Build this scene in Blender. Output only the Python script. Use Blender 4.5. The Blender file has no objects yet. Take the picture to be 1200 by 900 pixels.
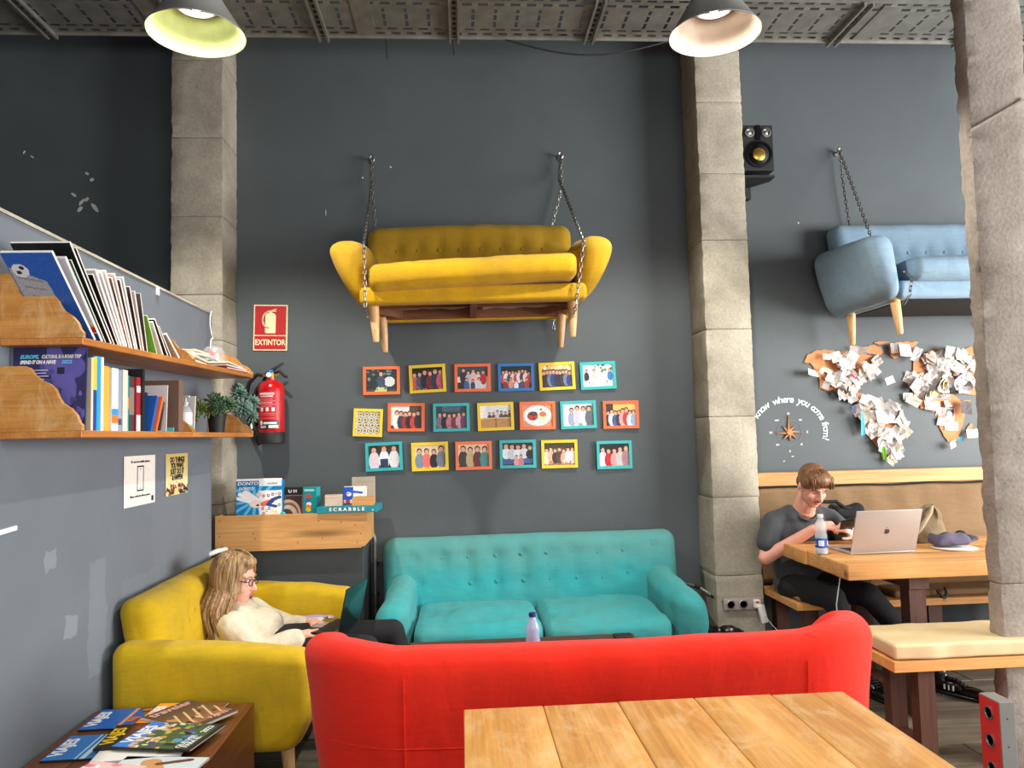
import bpy, math, random
import numpy as np
from mathutils import Vector, Matrix, Euler, noise

random.seed(7); np.random.seed(7)
SC = bpy.context.scene; COL = SC.collection
PI = math.pi
def R(a): return math.radians(a)
def lin(c):
    o = []
    for v in c[:3]:
        v = v/255.0
        o.append(v/12.92 if v <= .04045 else ((v+.055)/1.055)**2.4)
    return (o[0], o[1], o[2], 1.0)

# ------------------------------------------------------------------ camera, world, daylight, exposure
cam_d = bpy.data.cameras.new('camera'); cam = bpy.data.objects.new('camera', cam_d); COL.objects.link(cam)
cam_d.sensor_width = 36; cam_d.lens = 27.0; cam_d.clip_start = .05
_r = Vector((.99749048, -.06636742, -.02465965)); _u = Vector((.020171, -.06747354, .99751714)); _f = Vector((.06786651, .99551127, .06596552))
cam.matrix_world = Matrix(((_r.x, _u.x, -_f.x, 0), (_r.y, _u.y, -_f.y, 0), (_r.z, _u.z, -_f.z, 1.42), (0, 0, 0, 1)))
SC.camera = cam
vs = SC.view_settings; vs.view_transform = 'Standard'; vs.look = 'None'; vs.gamma = 1; vs.use_curve_mapping = False
vs.exposure = 0.46
w = bpy.data.worlds.new('overcast_daylight'); SC.world = w; w.use_nodes = True
bg = w.node_tree.nodes['Background']; bg.inputs[0].default_value = (.94, .97, 1.0, 1); bg.inputs[1].default_value = 0.24
def area(name, loc, target, sx, sy, power, col=(1, 1, 1)):
    l = bpy.data.lights.new(name, 'AREA'); l.shape = 'RECTANGLE'; l.size = sx; l.size_y = sy; l.energy = power; l.color = col
    o = bpy.data.objects.new(name, l); COL.objects.link(o); o.location = loc
    o.rotation_euler = (Vector(target)-Vector(loc)).to_track_quat('-Z', 'Y').to_euler(); return o
# daylight through the shop windows: one to the right, one behind the camera
area('window_light_right', (5.9, 1.9, 1.8), (0.0, 4.6, 0.9), 3.4, 2.0, 430, (1, .985, .96))
area('window_light_front', (1.4, -3.3, 1.9), (0.4, 4.5, 0.6), 4.5, 1.9, 110, (.99, .99, 1))

# ------------------------------------------------------------------ object helpers
def empty(name, loc=(0, 0, 0), rz=0, label=None, cat=None, group=None):
    o = bpy.data.objects.new(name, None); COL.objects.link(o); o.empty_display_size = .1
    o.location = loc; o.rotation_euler = (0, 0, rz)
    return tag(o, label, cat, group)
def tag(o, label=None, cat=None, group=None, kind=None):
    if label: o['label'] = label
    if cat: o['category'] = cat
    if group: o['group'] = group
    if kind: o['kind'] = kind
    return o
def mk(name, vf, mat, parent=None, loc=(0, 0, 0), rot=(0, 0, 0), smooth=False, ang=None):
    v, f = vf
    me = bpy.data.meshes.new(name); me.from_pydata([tuple(p) for p in v], [], f); me.update()
    if mat: me.materials.append(mat)
    o = bpy.data.objects.new(name, me); COL.objects.link(o)
    if parent: o.parent = parent
    o.location = loc; o.rotation_euler = rot
    if smooth:
        me.polygons.foreach_set('use_smooth', [True]*len(me.polygons))
        if ang: 
            me.set_sharp_from_angle(angle=R(ang))
    return o
def join(*vfs):
    V, F = [], []
    for v, f in vfs:
        n = len(V); V += [tuple(p) for p in v]; F += [tuple(i+n for i in q) for q in f]
    return V, F
def xf(vf, m): return [tuple(m @ Vector(p)) for p in vf[0]], vf[1]
def mv(vf, x=0, y=0, z=0): return [(p[0]+x, p[1]+y, p[2]+z) for p in vf[0]], vf[1]
def T(x=0, y=0, z=0, rx=0, ry=0, rz=0): return Matrix.Translation((x, y, z)) @ Euler((rx, ry, rz)).to_matrix().to_4x4()
def box(x0, x1, y0, y1, z0, z1):
    return ([(x0, y0, z0), (x1, y0, z0), (x1, y1, z0), (x0, y1, z0), (x0, y0, z1), (x1, y0, z1), (x1, y1, z1), (x0, y1, z1)],
            [(0, 3, 2, 1), (4, 5, 6, 7), (0, 1, 5, 4), (1, 2, 6, 5), (2, 3, 7, 6), (3, 0, 4, 7)])
def rbox(x0, x1, y0, y1, z0, z1, r=.02, div=(1, 1, 1), k=2, fn=None):
    """box with rounded edges on a regular grid, optionally deformed by fn(x, y, z)"""
    c = ((x0+x1)/2, (y0+y1)/2, (z0+z1)/2); h = ((x1-x0)/2, (y1-y0)/2, (z1-z0)/2)
    if not isinstance(r, (tuple, list)): r = min(r, min(h)*.999)
    co = []
    for a in range(3):
        e = [-h[a] + r*(1-math.cos(PI/2*i/k)) if 0 else -h[a]+r*(1-math.tan(PI/4*(1-i/k))) for i in range(k+1)]
        L = [-h[a]+r*(1-math.tan(PI/4*(k-i)/k)) for i in range(k+1)]
        inner = [-h[a]+r + (2*h[a]-2*r)*j/div[a] for j in range(1, div[a])]
        co.append(L + inner + [-q for q in reversed(L)])
    V, F, idx = [], [], {}
    n = [len(q) for q in co]
    def vid(i, j, l):
        key = (i, j, l)
        if key not in idx:
            p = [co[0][i], co[1][j], co[2][l]]
            q = [max(-h[a]+r, min(h[a]-r, p[a])) for a in range(3)]
            d = Vector([p[a]-q[a] for a in range(3)])
            if d.length > 1e-9: d = d.normalized()*r
            P = (q[0]+d.x+c[0], q[1]+d.y+c[1], q[2]+d.z+c[2])
            if fn: P = fn(*P)
            idx[key] = len(V); V.append(P)
        return idx[key]
    for l, s in ((0, 1), (n[2]-1, 0)):
        for i in range(n[0]-1):
            for j in range(n[1]-1):
                q = (vid(i, j, l), vid(i+1, j, l), vid(i+1, j+1, l), vid(i, j+1, l)); F.append(q[::-1] if s else q)
    for j, s in ((0, 0), (n[1]-1, 1)):
        for i in range(n[0]-1):
            for l in range(n[2]-1):
                q = (vid(i, j, l), vid(i+1, j, l), vid(i+1, j, l+1), vid(i, j, l+1)); F.append(q[::-1] if s else q)
    for i, s in ((0, 1), (n[0]-1, 0)):
        for j in range(n[1]-1):
            for l in range(n[2]-1):
                q = (vid(i, j, l), vid(i, j+1, l), vid(i, j+1, l+1), vid(i, j, l+1)); F.append(q[::-1] if s else q)
    return V, F
def tube(path, rad, n=8, caps=True):
    P = [Vector(p) for p in path]; V, F = [], []
    if not isinstance(rad, (list, tuple)): rad = [rad]*len(P)
    prev = None
    for i, p in enumerate(P):
        t = (P[min(i+1, len(P)-1)]-P[max(i-1, 0)]).normalized()
        if prev is None:
            a = Vector((0, 0, 1)) if abs(t.z) < .9 else Vector((1, 0, 0)); u = t.cross(a).normalized()
        else:
            u = (prev - t*prev.dot(t)); u = u.normalized() if u.length > 1e-6 else t.orthogonal().normalized()
        prev = u; v = t.cross(u)
        for j in range(n):
            a = 2*PI*j/n; V.append(tuple(p+(u*math.cos(a)+v*math.sin(a))*rad[i]))
    for i in range(len(P)-1):
        for j in range(n):
            F.append((i*n+j, i*n+(j+1) % n, (i+1)*n+(j+1) % n, (i+1)*n+j))
    if caps: F.append(tuple(range(n))[::-1]); F.append(tuple((len(P)-1)*n+j for j in range(n)))
    return V, F
def lathe(prof, n=24, close=False, cap0=True):
    V, F = [], []
    for r, z in prof:
        for j in range(n):
            a = 2*PI*j/n; V.append((r*math.cos(a), r*math.sin(a), z))
    for i in range(len(prof)-1):
        for j in range(n): F.append((i*n+j, i*n+(j+1) % n, (i+1)*n+(j+1) % n, (i+1)*n+j))
    if prof[0][0] > 1e-5 and cap0: F.append(tuple(range(n))[::-1])
    if prof[-1][0] > 1e-5 and not close: F.append(tuple((len(prof)-1)*n+j for j in range(n)))
    return V, F
def prism(poly, d0, d1, ax='y'):
    """extrude a polygon (a, b) along an axis: y -> (a, d, b), x -> (d, a, b), z -> (a, b, d)"""
    n = len(poly)
    def P(a, b, d): return (a, d, b) if ax == 'y' else ((d, a, b) if ax == 'x' else (a, b, d))
    area_ = sum(poly[i][0]*poly[(i+1) % n][1]-poly[(i+1) % n][0]*poly[i][1] for i in range(n))
    if area_ < 0: poly = poly[::-1]
    V = [P(a, b, d0) for a, b in poly]+[P(a, b, d1) for a, b in poly]
    F = [tuple(range(n)), tuple(range(2*n-1, n-1, -1))]+[(i, i+n, (i+1) % n+n, (i+1) % n) for i in range(n)]
    vol = sum(Vector(V[q[0]]).dot(Vector(V[q[k]]).cross(Vector(V[q[k+1]]))) for q in F for k in range(1, len(q)-1))
    if vol < 0: F = [q[::-1] for q in F]
    return V, F
def ellip(c, r, rot=(0, 0, 0), nu=16, nv=10):
    m = T(*c, *rot); V, F = [], []
    V.append(tuple(m @ Vector((0, 0, -r[2]))))
    for i in range(1, nv):
        a = -PI/2+PI*i/nv
        for j in range(nu):
            b = 2*PI*j/nu; V.append(tuple(m @ Vector((r[0]*math.cos(a)*math.cos(b), r[1]*math.cos(a)*math.sin(b), r[2]*math.sin(a)))))
    V.append(tuple(m @ Vector((0, 0, r[2])))); L = len(V)-1
    for j in range(nu): F.append((0, 1+(j+1) % nu, 1+j)); F.append((L, L-nu+j, L-nu+(j+1) % nu))
    for i in range(nv-2):
        for j in range(nu):
            a = 1+i*nu; F.append((a+j, a+(j+1) % nu, a+nu+(j+1) % nu, a+nu+j))
    return V, F
def capsule(p0, p1, r0, r1, n=12):
    a, b = Vector(p0), Vector(p1); t = (b-a).normalized() if (b-a).length > 1e-6 else Vector((0, 0, 1))
    path, rad = [], []
    for k in (80, 60, 35, 15): path.append(a-t*r0*math.sin(R(k))); rad.append(r0*math.cos(R(k)))
    path.append(a); rad.append(r0); path.append(b); rad.append(r1)
    for k in (15, 35, 60, 80): path.append(b+t*r1*math.sin(R(k))); rad.append(r1*math.cos(R(k)))
    return tube(path, rad, n)
def chainc(pts):
    return join(*[capsule(pts[i][:3], pts[i+1][:3], pts[i][3], pts[i+1][3]) for i in range(len(pts)-1)])
def bake(o):
    dg = bpy.context.evaluated_depsgraph_get(); me = bpy.data.meshes.new_from_object(o.evaluated_get(dg)); return me
def blob(name, vf, mat, parent=None, voxel=.01, smooth=4, fac=.6, fn=None):
    """one continuous surface grown over the overlapping shells in vf"""
    v, f = vf
    me0 = bpy.data.meshes.new('tmp'); me0.from_pydata([tuple(p) for p in v], [], f); me0.update()
    o = bpy.data.objects.new('tmp', me0); COL.objects.link(o)
    m = o.modifiers.new('r', 'REMESH'); m.mode = 'VOXEL'; m.voxel_size = voxel
    s = o.modifiers.new('s', 'SMOOTH'); s.iterations = smooth; s.factor = fac
    bpy.context.view_layer.update(); me = bake(o); bpy.data.objects.remove(o); bpy.data.meshes.remove(me0)
    me.name = name; me.materials.clear(); me.materials.append(mat)
    if fn:
        for q in me.vertices: q.co = fn(q.co)
    me.polygons.foreach_set('use_smooth', [True]*len(me.polygons))
    o = bpy.data.objects.new(name, me); COL.objects.link(o)
    if parent: o.parent = parent
    return o
_fc = {}
def text(body, size, mat, parent, loc, rot=(PI/2, 0, 0), name='lettering', depth=.0006, align='CENTER', shear=0, bold=0, sx=1):
    key = (body, size, depth, align, shear, bold, sx)
    if key not in _fc:
        c = bpy.data.curves.new('t', 'FONT'); c.body = body; c.size = size; c.extrude = depth; c.align_x = align; c.align_y = 'CENTER'; c.shear = shear; c.offset = bold
        c.resolution_u = 3
        o = bpy.data.objects.new('t', c); COL.objects.link(o); bpy.context.view_layer.update(); me = bake(o); bpy.data.objects.remove(o); bpy.data.curves.remove(c)
        if sx != 1:
            for q in me.vertices: q.co.x *= sx
        me.materials.clear(); me.materials.append(mat); me.name = name; _fc[key] = me
    me = _fc[key]
    if me.materials[0] != mat: me = me.copy(); me.materials[0] = mat
    o = bpy.data.objects.new(name, me); COL.objects.link(o)
    if parent: o.parent = parent
    o.location = loc; o.rotation_euler = rot; return o
def copy_tree(o, parent=None):
    c = o.copy(); COL.objects.link(c); c.parent = parent
    for ch in list(o.children): copy_tree(ch, c)
    return c
def nz(x, y, z, s): return noise.noise(Vector((x*s, y*s, z*s)))

# ------------------------------------------------------------------ materials
def base(name, rough=.6, metal=0, spec=.5):
    m = bpy.data.materials.new(name); m.use_nodes = True; nt = m.node_tree; b = nt.nodes['Principled BSDF']
    b.inputs['Roughness'].default_value = rough; b.inputs['Metallic'].default_value = metal
    b.inputs['Specular IOR Level'].default_value = spec
    return m, nt, b
def N(nt, t, **k):
    n = nt.nodes.new(t)
    for a, v in k.items(): setattr(n, a, v)
    return n
def coord(nt, scale=(1, 1, 1), rnd=0):
    tc = N(nt, 'ShaderNodeTexCoord'); mp = N(nt, 'ShaderNodeMapping'); mp.inputs['Scale'].default_value = scale
    nt.links.new(tc.outputs['Object'], mp.inputs['Vector'])
    if rnd:
        oi = N(nt, 'ShaderNodeObjectInfo'); mu = N(nt, 'ShaderNodeVectorMath', operation='SCALE'); mu.inputs[0].default_value = (17.3, 9.1, 23.7)
        nt.links.new(oi.outputs['Random'], mu.inputs['Scale']); nt.links.new(mu.outputs[0], mp.inputs['Location'])
    return mp
def noi(nt, mp, scale, det=4, rough=.55, dist=0):
    n = N(nt, 'ShaderNodeTexNoise'); n.inputs['Scale'].default_value = scale; n.inputs['Detail'].default_value = det
    n.inputs['Roughness'].default_value = rough; n.inputs['Distortion'].default_value = dist
    nt.links.new(mp.outputs[0], n.inputs['Vector']); return n
def ramp(nt, src, stops):
    r = N(nt, 'ShaderNodeValToRGB'); nt.links.new(src, r.inputs[0]); e = r.color_ramp.elements
    e[0].position, e[0].color = stops[0][0], stops[0][1]; e[1].position, e[1].color = stops[-1][0], stops[-1][1]
    for p, c in stops[1:-1]: q = e.new(p); q.color = c
    return r
def mix(nt, fac, a, b, mode='MIX'):
    m = N(nt, 'ShaderNodeMix', data_type='RGBA', blend_type=mode)
    for s, v in ((0, fac), (6, a), (7, b)):
        if isinstance(v, (int, float)): m.inputs[s].default_value = v
        elif isinstance(v, tuple): m.inputs[s].default_value = v
        else: nt.links.new(v, m.inputs[s])
    return m.outputs[2]
def bumpn(nt, b, src, strength, dist=.01, prev=None):
    n = N(nt, 'ShaderNodeBump'); n.inputs['Strength'].default_value = strength; n.inputs['Distance'].default_value = dist
    nt.links.new(src, n.inputs['Height'])
    if prev: nt.links.new(prev.outputs[0], n.inputs['Normal'])
    nt.links.new(n.outputs[0], b.inputs['Normal']); return n
G = (0, 0, 0, 1); W1 = (1, 1, 1, 1)
def plain(name, c, rough=.55, metal=0, spec=.5, var=.12, vs_=8, emit=0, trans=0, bump=0, bs=200):
    m, nt, b = base(name, rough, metal, spec); c = lin(c)
    mp = coord(nt); n = noi(nt, mp, vs_, 4)
    d = tuple(x*(1-var) for x in c[:3])+(1,); l = tuple(min(1, x*(1+var)) for x in c[:3])+(1,)
    r = ramp(nt, n.outputs[0], [(.3, d), (.7, l)]); nt.links.new(r.outputs[0], b.inputs['Base Color'])
    if emit: b.inputs['Emission Color'].default_value = c; b.inputs['Emission Strength'].default_value = emit
    if trans: b.inputs['Transmission Weight'].default_value = trans; b.inputs['IOR'].default_value = 1.4
    if bump: n2 = noi(nt, mp, bs, 3); bumpn(nt, b, n2.outputs[0], bump, .002)
    return m
def fabric(name, c, dirt, amt=.5, weave=900, topdirt=0, ztop=.8, sheen=.08):
    m, nt, b = base(name, .9, 0, .15); mp = coord(nt)
    c, dirt = lin(c), lin(dirt)
    n = noi(nt, mp, 2.2, 6, .65, .6); f = ramp(nt, n.outputs[0], [(.42, G), (.72, (amt, amt, amt, 1))])
    src = mix(nt, f.outputs[0], c, dirt)
    n2 = noi(nt, coord(nt, (1, 1, 6)), 14, 5); f2 = ramp(nt, n2.outputs[0], [(.35, (.94, .94, .94, 1)), (.65, (1.03, 1.03, 1.03, 1))])
    src = mix(nt, 1.0, src, f2.outputs[0], 'MULTIPLY')
    if topdirt:   # grime rubbed into the upper edges
        tc = N(nt, 'ShaderNodeTexCoord'); sp = N(nt, 'ShaderNodeSeparateXYZ'); nt.links.new(tc.outputs['Object'], sp.inputs[0])
        n3 = noi(nt, mp, 5, 5); ad = N(nt, 'ShaderNodeMath', operation='MULTIPLY_ADD'); nt.links.new(n3.outputs[0], ad.inputs[0]); ad.inputs[1].default_value = .22; nt.links.new(sp.outputs[2], ad.inputs[2])
        f3 = ramp(nt, ad.outputs[0], [(0, G), (1, (topdirt, topdirt, topdirt, 1))]); f3.color_ramp.elements[0].position = ztop-.02; f3.color_ramp.elements[1].position = min(1, ztop+.14)
        src = mix(nt, f3.outputs[0], src, dirt)
    nt.links.new(src, b.inputs['Base Color'])
    b.inputs['Sheen Weight'].default_value = sheen; b.inputs['Sheen Roughness'].default_value = .5
    wv = noi(nt, mp, weave, 2); p = bumpn(nt, b, wv.outputs[0], .25, .002)
    w2 = noi(nt, coord(nt, (1, 1, .5)), 9, 4, .5, .4); bumpn(nt, b, w2.outputs[0], .35, .02, p)
    return m
def wood(name, c1, c2, ax=0, sc=1.0, rough=.45, knots=True, wear=0, spec=.4):
    m, nt, b = base(name, rough, 0, spec); s = [9*sc]*3; s[ax] = 1.1*sc
    mp = coord(nt, tuple(s), 1); c1, c2 = lin(c1), lin(c2)
    n = noi(nt, mp, 1.6, 8, .62, 1.2); r = ramp(nt, n.outputs[0], [(.3, c1), (.5, tuple((a+b_)/2 for a, b_ in zip(c1, c2))), (.68, c2)])
    s2 = [70*sc]*3; s2[ax] = 2*sc; g = noi(nt, coord(nt, tuple(s2), 1), 2, 3); rg = ramp(nt, g.outputs[0], [(.3, (.82, .82, .82, 1)), (.65, (1.05, 1.05, 1.05, 1))])
    src = mix(nt, 1.0, r.outputs[0], rg.outputs[0], 'MULTIPLY')
    oi = N(nt, 'ShaderNodeObjectInfo'); rr = ramp(nt, oi.outputs['Random'], [(0, (.9, .88, .86, 1)), (1, (1.06, 1.05, 1.04, 1))])
    src = mix(nt, 1.0, src, rr.outputs[0], 'MULTIPLY')
    if knots:
        v = N(nt, 'ShaderNodeTexVoronoi'); v.inputs['Scale'].default_value = .55; nt.links.new(mp.outputs[0], v.inputs['Vector'])
        k = ramp(nt, v.outputs['Distance'], [(.03, W1), (.12, G)]); src = mix(nt, k.outputs[0], src, tuple(x*.3 for x in c1[:3])+(1,))
    if wear:
        n4 = noi(nt, coord(nt, (1.6, .8, 1)), 8, 10, .75, .8); k = ramp(nt, n4.outputs[0], [(.48, G), (.66, (wear, wear, wear, 1))])
        src = mix(nt, k.outputs[0], src, lin((226, 196, 150)))
    nt.links.new(src, b.inputs['Base Color']); bumpn(nt, b, g.outputs[0], .15, .002)
    return m
def concrete(name, c1, c2, bump=.5):
    m, nt, b = base(name, .9, 0, .2); mp = coord(nt)
    n = noi(nt, mp, 2.5, 10, .65, .4); r = ramp(nt, n.outputs[0], [(.3, lin(c1)), (.7, lin(c2))])
    v = N(nt, 'ShaderNodeTexVoronoi'); v.inputs['Scale'].default_value = 22; nt.links.new(mp.outputs[0], v.inputs['Vector'])
    n2 = noi(nt, mp, 6, 4); k = ramp(nt, v.outputs['Distance'], [(.05, (.5, .5, .5, 1)), (.12, W1)])
    k2 = ramp(nt, n2.outputs[0], [(.5, G), (.6, W1)]); kk = mix(nt, k2.outputs[0], W1, k.outputs[0])
    n3 = noi(nt, mp, 60, 4); k3 = ramp(nt, n3.outputs[0], [(.3, (.85, .85, .85, 1)), (.7, (1.1, 1.1, 1.1, 1))])
    src = mix(nt, 1.0, mix(nt, 1.0, r.outputs[0], kk, 'MULTIPLY'), k3.outputs[0], 'MULTIPLY'); nt.links.new(src, b.inputs['Base Color'])
    p = bumpn(nt, b, n3.outputs[0], bump, .004); bumpn(nt, b, kk, .4, .006, p)
    return m
def paint(name, c, var=.15, patches=(), rough=.55):
    m, nt, b = base(name, rough, 0, .35); mp = coord(nt); c = lin(c)
    n = noi(nt, mp, 1.3, 7, .6, .5); l = tuple(x*(1+var) for x in c[:3])+(1,); d = tuple(x*(1-var) for x in c[:3])+(1,)
    r = ramp(nt, n.outputs[0], [(.3, d), (.7, l)]); src = r.outputs[0]
    # touched-up patches of a lighter coat, painted over the wall: (axis a min, max, z min, max, strength)
    for ax, a0, a1, z0, z1, st in patches:
        sp = N(nt, 'ShaderNodeSeparateXYZ'); wv = noi(nt, mp, 9, 3); ad = N(nt, 'ShaderNodeVectorMath', operation='MULTIPLY_ADD')
        nt.links.new(wv.outputs[1], ad.inputs[0]); ad.inputs[1].default_value = (.08, .08, .08); nt.links.new(mp.outputs[0], ad.inputs[2]); nt.links.new(ad.outputs[0], sp.inputs[0])
        prod = None
        for o_, lo, hi in ((sp.outputs[ax], a0+.04, a1+.04), (sp.outputs[2], z0+.04, z1+.04)):
            for op, th in (('GREATER_THAN', lo), ('LESS_THAN', hi)):
                q = N(nt, 'ShaderNodeMath', operation=op); nt.links.new(o_, q.inputs[0]); q.inputs[1].default_value = th
                if prod is None: prod = q.outputs[0]
                else:
                    mu = N(nt, 'ShaderNodeMath', operation='MULTIPLY'); nt.links.new(prod, mu.inputs[0]); nt.links.new(q.outputs[0], mu.inputs[1]); prod = mu.outputs[0]
        mu = N(nt, 'ShaderNodeMath', operation='MULTIPLY'); nt.links.new(prod, mu.inputs[0]); mu.inputs[1].default_value = st
        src = mix(nt, mu.outputs[0], src, tuple(x*1.7 for x in c[:3])+(1,))
    n2 = noi(nt, coord(nt, (1, 1, .35)), 12, 6, .7); s2 = ramp(nt, n2.outputs[0], [(.62, G), (.8, (.25, .25, .25, 1))]); src = mix(nt, s2.outputs[0], src, tuple(x*1.8 for x in c[:3])+(1,))
    nt.links.new(src, b.inputs['Base Color']); n3 = noi(nt, mp, 40, 5); bumpn(nt, b, n3.outputs[0], .18, .004)
    return m
def printmat(name='printed_colours', rough=.4):
    m, nt, b = base(name, rough, 0, .4); a = N(nt, 'ShaderNodeVertexColor', layer_name='Col'); nt.links.new(a.outputs[0], b.inputs['Base Color']); return m
M = {}
M['wall'] = paint('dark_slate_wall_paint', (82, 89, 92), .10)
M['part'] = paint('slate_partition_paint', (106, 114, 123), .08, patches=((1, 2.84, 2.93, .74, .82, .6), (1, 2.71, 2.78, 1.0, 1.06, .5), (1, 3.02, 3.16, .55, .98, .3), (1, 3.6, 4.0, .85, 1.25, .08), (1, 4.12, 4.42, .75, 1.3, .14), (1, 3.3, 3.7, .74, .86, .12)))
M['plinth'] = paint('dark_plinth_paint', (62, 67, 70), .12)
M['ceil'] = plain('dark_ceiling', (38, 38, 38), .9)
M['conc'] = concrete('raw_concrete', (138, 132, 118), (184, 177, 160))
M['conc2'] = concrete('brown_grey_concrete', (124, 114, 104), (158, 149, 139), .7)
M['floor'] = wood('grey_wood_look_tile', (92, 84, 72), (132, 122, 106), 0, .7, .5, False)
M['grout'] = plain('dark_grout', (45, 42, 38), .9)
M['yel'] = fabric('yellow_fabric', (196, 162, 26), (142, 124, 44), .55)
M['yelh'] = fabric('dusty_yellow_fabric', (198, 154, 24), (146, 116, 44), .55, topdirt=.55, ztop=.52)
M['turq'] = fabric('turquoise_fabric', (56, 158, 162), (100, 136, 126), .45, topdirt=.5, ztop=.68)
M['red'] = fabric('red_fabric', (228, 36, 16), (206, 48, 32), .35, topdirt=.25, ztop=.72)
M['blue'] = fabric('light_blue_fabric', (132, 158, 178), (116, 138, 152), .5)
M['tan'] = fabric('tan_leatherette', (132, 106, 78), (116, 94, 68), .4, sheen=0)
M['cream'] = plain('cream_vinyl', (212, 188, 144), .38, var=.06, bump=.2, bs=12)
M['pale'] = wood('pale_leg_wood', (206, 160, 104), (226, 186, 134), 2, 1.5, .4, False)
M['shelf'] = wood('honey_pine', (168, 102, 44), (198, 134, 66), 1, 1, .4)
M['bracket'] = wood('worn_honey_pine', (170, 112, 44), (196, 140, 66), 0, 1, .5, False, wear=.35)
M['crate'] = wood('knotty_pine', (196, 142, 82), (218, 168, 106), 0, .8, .5)
M['ftable'] = wood('worn_pine_tabletop', (184, 124, 56), (224, 168, 94), 1, .8, .33, True, wear=.455)
M['rtable'] = wood('warm_pine_tabletop', (204, 142, 78), (228, 172, 106), 0, .8, .4)
M['brown'] = wood('dark_brown_stained_wood', (66, 38, 28), (92, 56, 40), 2, 1, .5, False)
M['brownt'] = wood('brown_tabletop', (98, 56, 30), (128, 78, 42), 1, .7, .35, False)
M['dkframe'] = wood('brown_frame_wood', (112, 66, 42), (142, 92, 62), 0, 1, .6, True)
M['rag'] = plain('dirty_white_cloth', (150, 142, 132), .9, var=.3)
M['black'] = plain('matt_black', (22, 22, 24), .6)
M['blackg'] = plain('glossy_black', (14, 14, 16), .25)
M['dkcloth'] = plain('black_cloth', (20, 20, 23), .9, bump=.3)
M['white'] = plain('white_plastic', (228, 228, 226), .4, var=.03)
M['paper'] = plain('white_paper', (226, 222, 214), .8, var=.06, vs_=30)
M['cream_paper'] = plain('cream_paper', (222, 208, 180), .8, var=.08, vs_=30)
M['steel'] = plain('brushed_steel', (170, 168, 164), .35, 1)
M['zinc'] = plain('galvanised_steel', (144, 142, 134), .55, .6, var=.2)
M['chain'] = plain('dull_chain_steel', (130, 128, 124), .4, .9, var=.2)
M['alu'] = plain('space_grey_aluminium', (176, 166, 160), .4, .35, var=.03)
M['lampout'] = plain('lamp_grey_metal', (176, 174, 168), .4, .15)
M['lampgreen'] = plain('reflector_green_tint', (196, 206, 140), .5, .1)
M['lamppink'] = plain('reflector_warm_tint', (186, 168, 152), .5, .1)
M['bulb'] = plain('lit_lens', (255, 250, 235), .3, emit=14)
M['redp'] = plain('red_enamel', (190, 18, 26), .22, spec=.6, var=.05)
M['signred'] = plain('sign_red', (184, 22, 30), .4, var=.04)
M['signcream'] = plain('sign_cream', (238, 226, 180), .5, var=.04)
M['brass'] = plain('brass', (200, 160, 70), .3, .9)
M['green'] = plain('plant_green', (62, 92, 62), .6, var=.35, vs_=20)
M['green2'] = plain('plant_blue_green', (80, 108, 96), .6, var=.35, vs_=20)
M['green3'] = plain('plant_yellow_green', (120, 134, 72), .6, var=.35, vs_=20)
M['skin'] = plain('skin', (226, 168, 146), .5, var=.06)
M['skin2'] = plain('fair_skin', (222, 160, 140), .5, var=.06)
M['lips'] = plain('lips', (196, 112, 100), .4)
def hairmat(name, c1, c2):
    m, nt, b = base(name, .45, 0, .4); n = noi(nt, coord(nt, (40, 40, 3)), 2.2, 4); r = ramp(nt, n.outputs[0], [(.3, lin(c1)), (.7, lin(c2))])
    nt.links.new(r.outputs[0], b.inputs['Base Color']); bumpn(nt, b, n.outputs[0], .5, .004); return m
M['hairw'] = hairmat('ash_blonde_hair', (92, 68, 44), (178, 142, 100))
M['hairm'] = hairmat('auburn_brown_hair', (78, 50, 30), (140, 98, 62))
M['knit'] = plain('cream_fleece', (206, 194, 172), .95, var=.10, vs_=40, bump=.9, bs=160)
M['tee'] = fabric('charcoal_jersey', (72, 74, 78), (60, 62, 66), .4, sheen=.1)
M['cork'] = plain('cork_brown', (196, 132, 84), .8, var=.12, vs_=25)
M['purple'] = plain('lilac_cloth', (176, 148, 208), .8)
M['grn'] = plain('dark_green_shell', (10, 26, 26), .15, spec=.8)
M['olive'] = fabric('olive_canvas', (128, 110, 84), (104, 90, 70), .4, sheen=.1)
M['capm'] = fabric('grey_purple_cloth', (92, 84, 104), (74, 68, 84), .4, sheen=.1)
M['print'] = printmat()
M['chip'] = plain('bare_plaster', (205, 205, 200), .8)
def glass(name, c=(235, 245, 250), rough=.05):
    m, nt, b = base(name, rough); b.inputs['Base Color'].default_value = lin(c); b.inputs['Transmission Weight'].default_value = 1; b.inputs['IOR'].default_value = 1.15; return m
def petm(name, c, al):
    m, nt, b = base(name, .12, 0, .8); b.inputs['Base Color'].default_value = lin(c); b.inputs['Alpha'].default_value = al; return m
M['pet'] = petm('clear_bottle_plastic', (226, 234, 238), .38); M['petblue'] = petm('blue_tinted_plastic', (176, 190, 226), .55); M['dome'] = petm('clear_dome', (214, 222, 224), .25)
_cm = {}
def colm(c, rough=.5):
    k = (tuple(c), rough)
    if k not in _cm: _cm[k] = plain('coloured_%02x%02x%02x' % tuple(c), c, rough, var=.05)
    return _cm[k]

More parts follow.
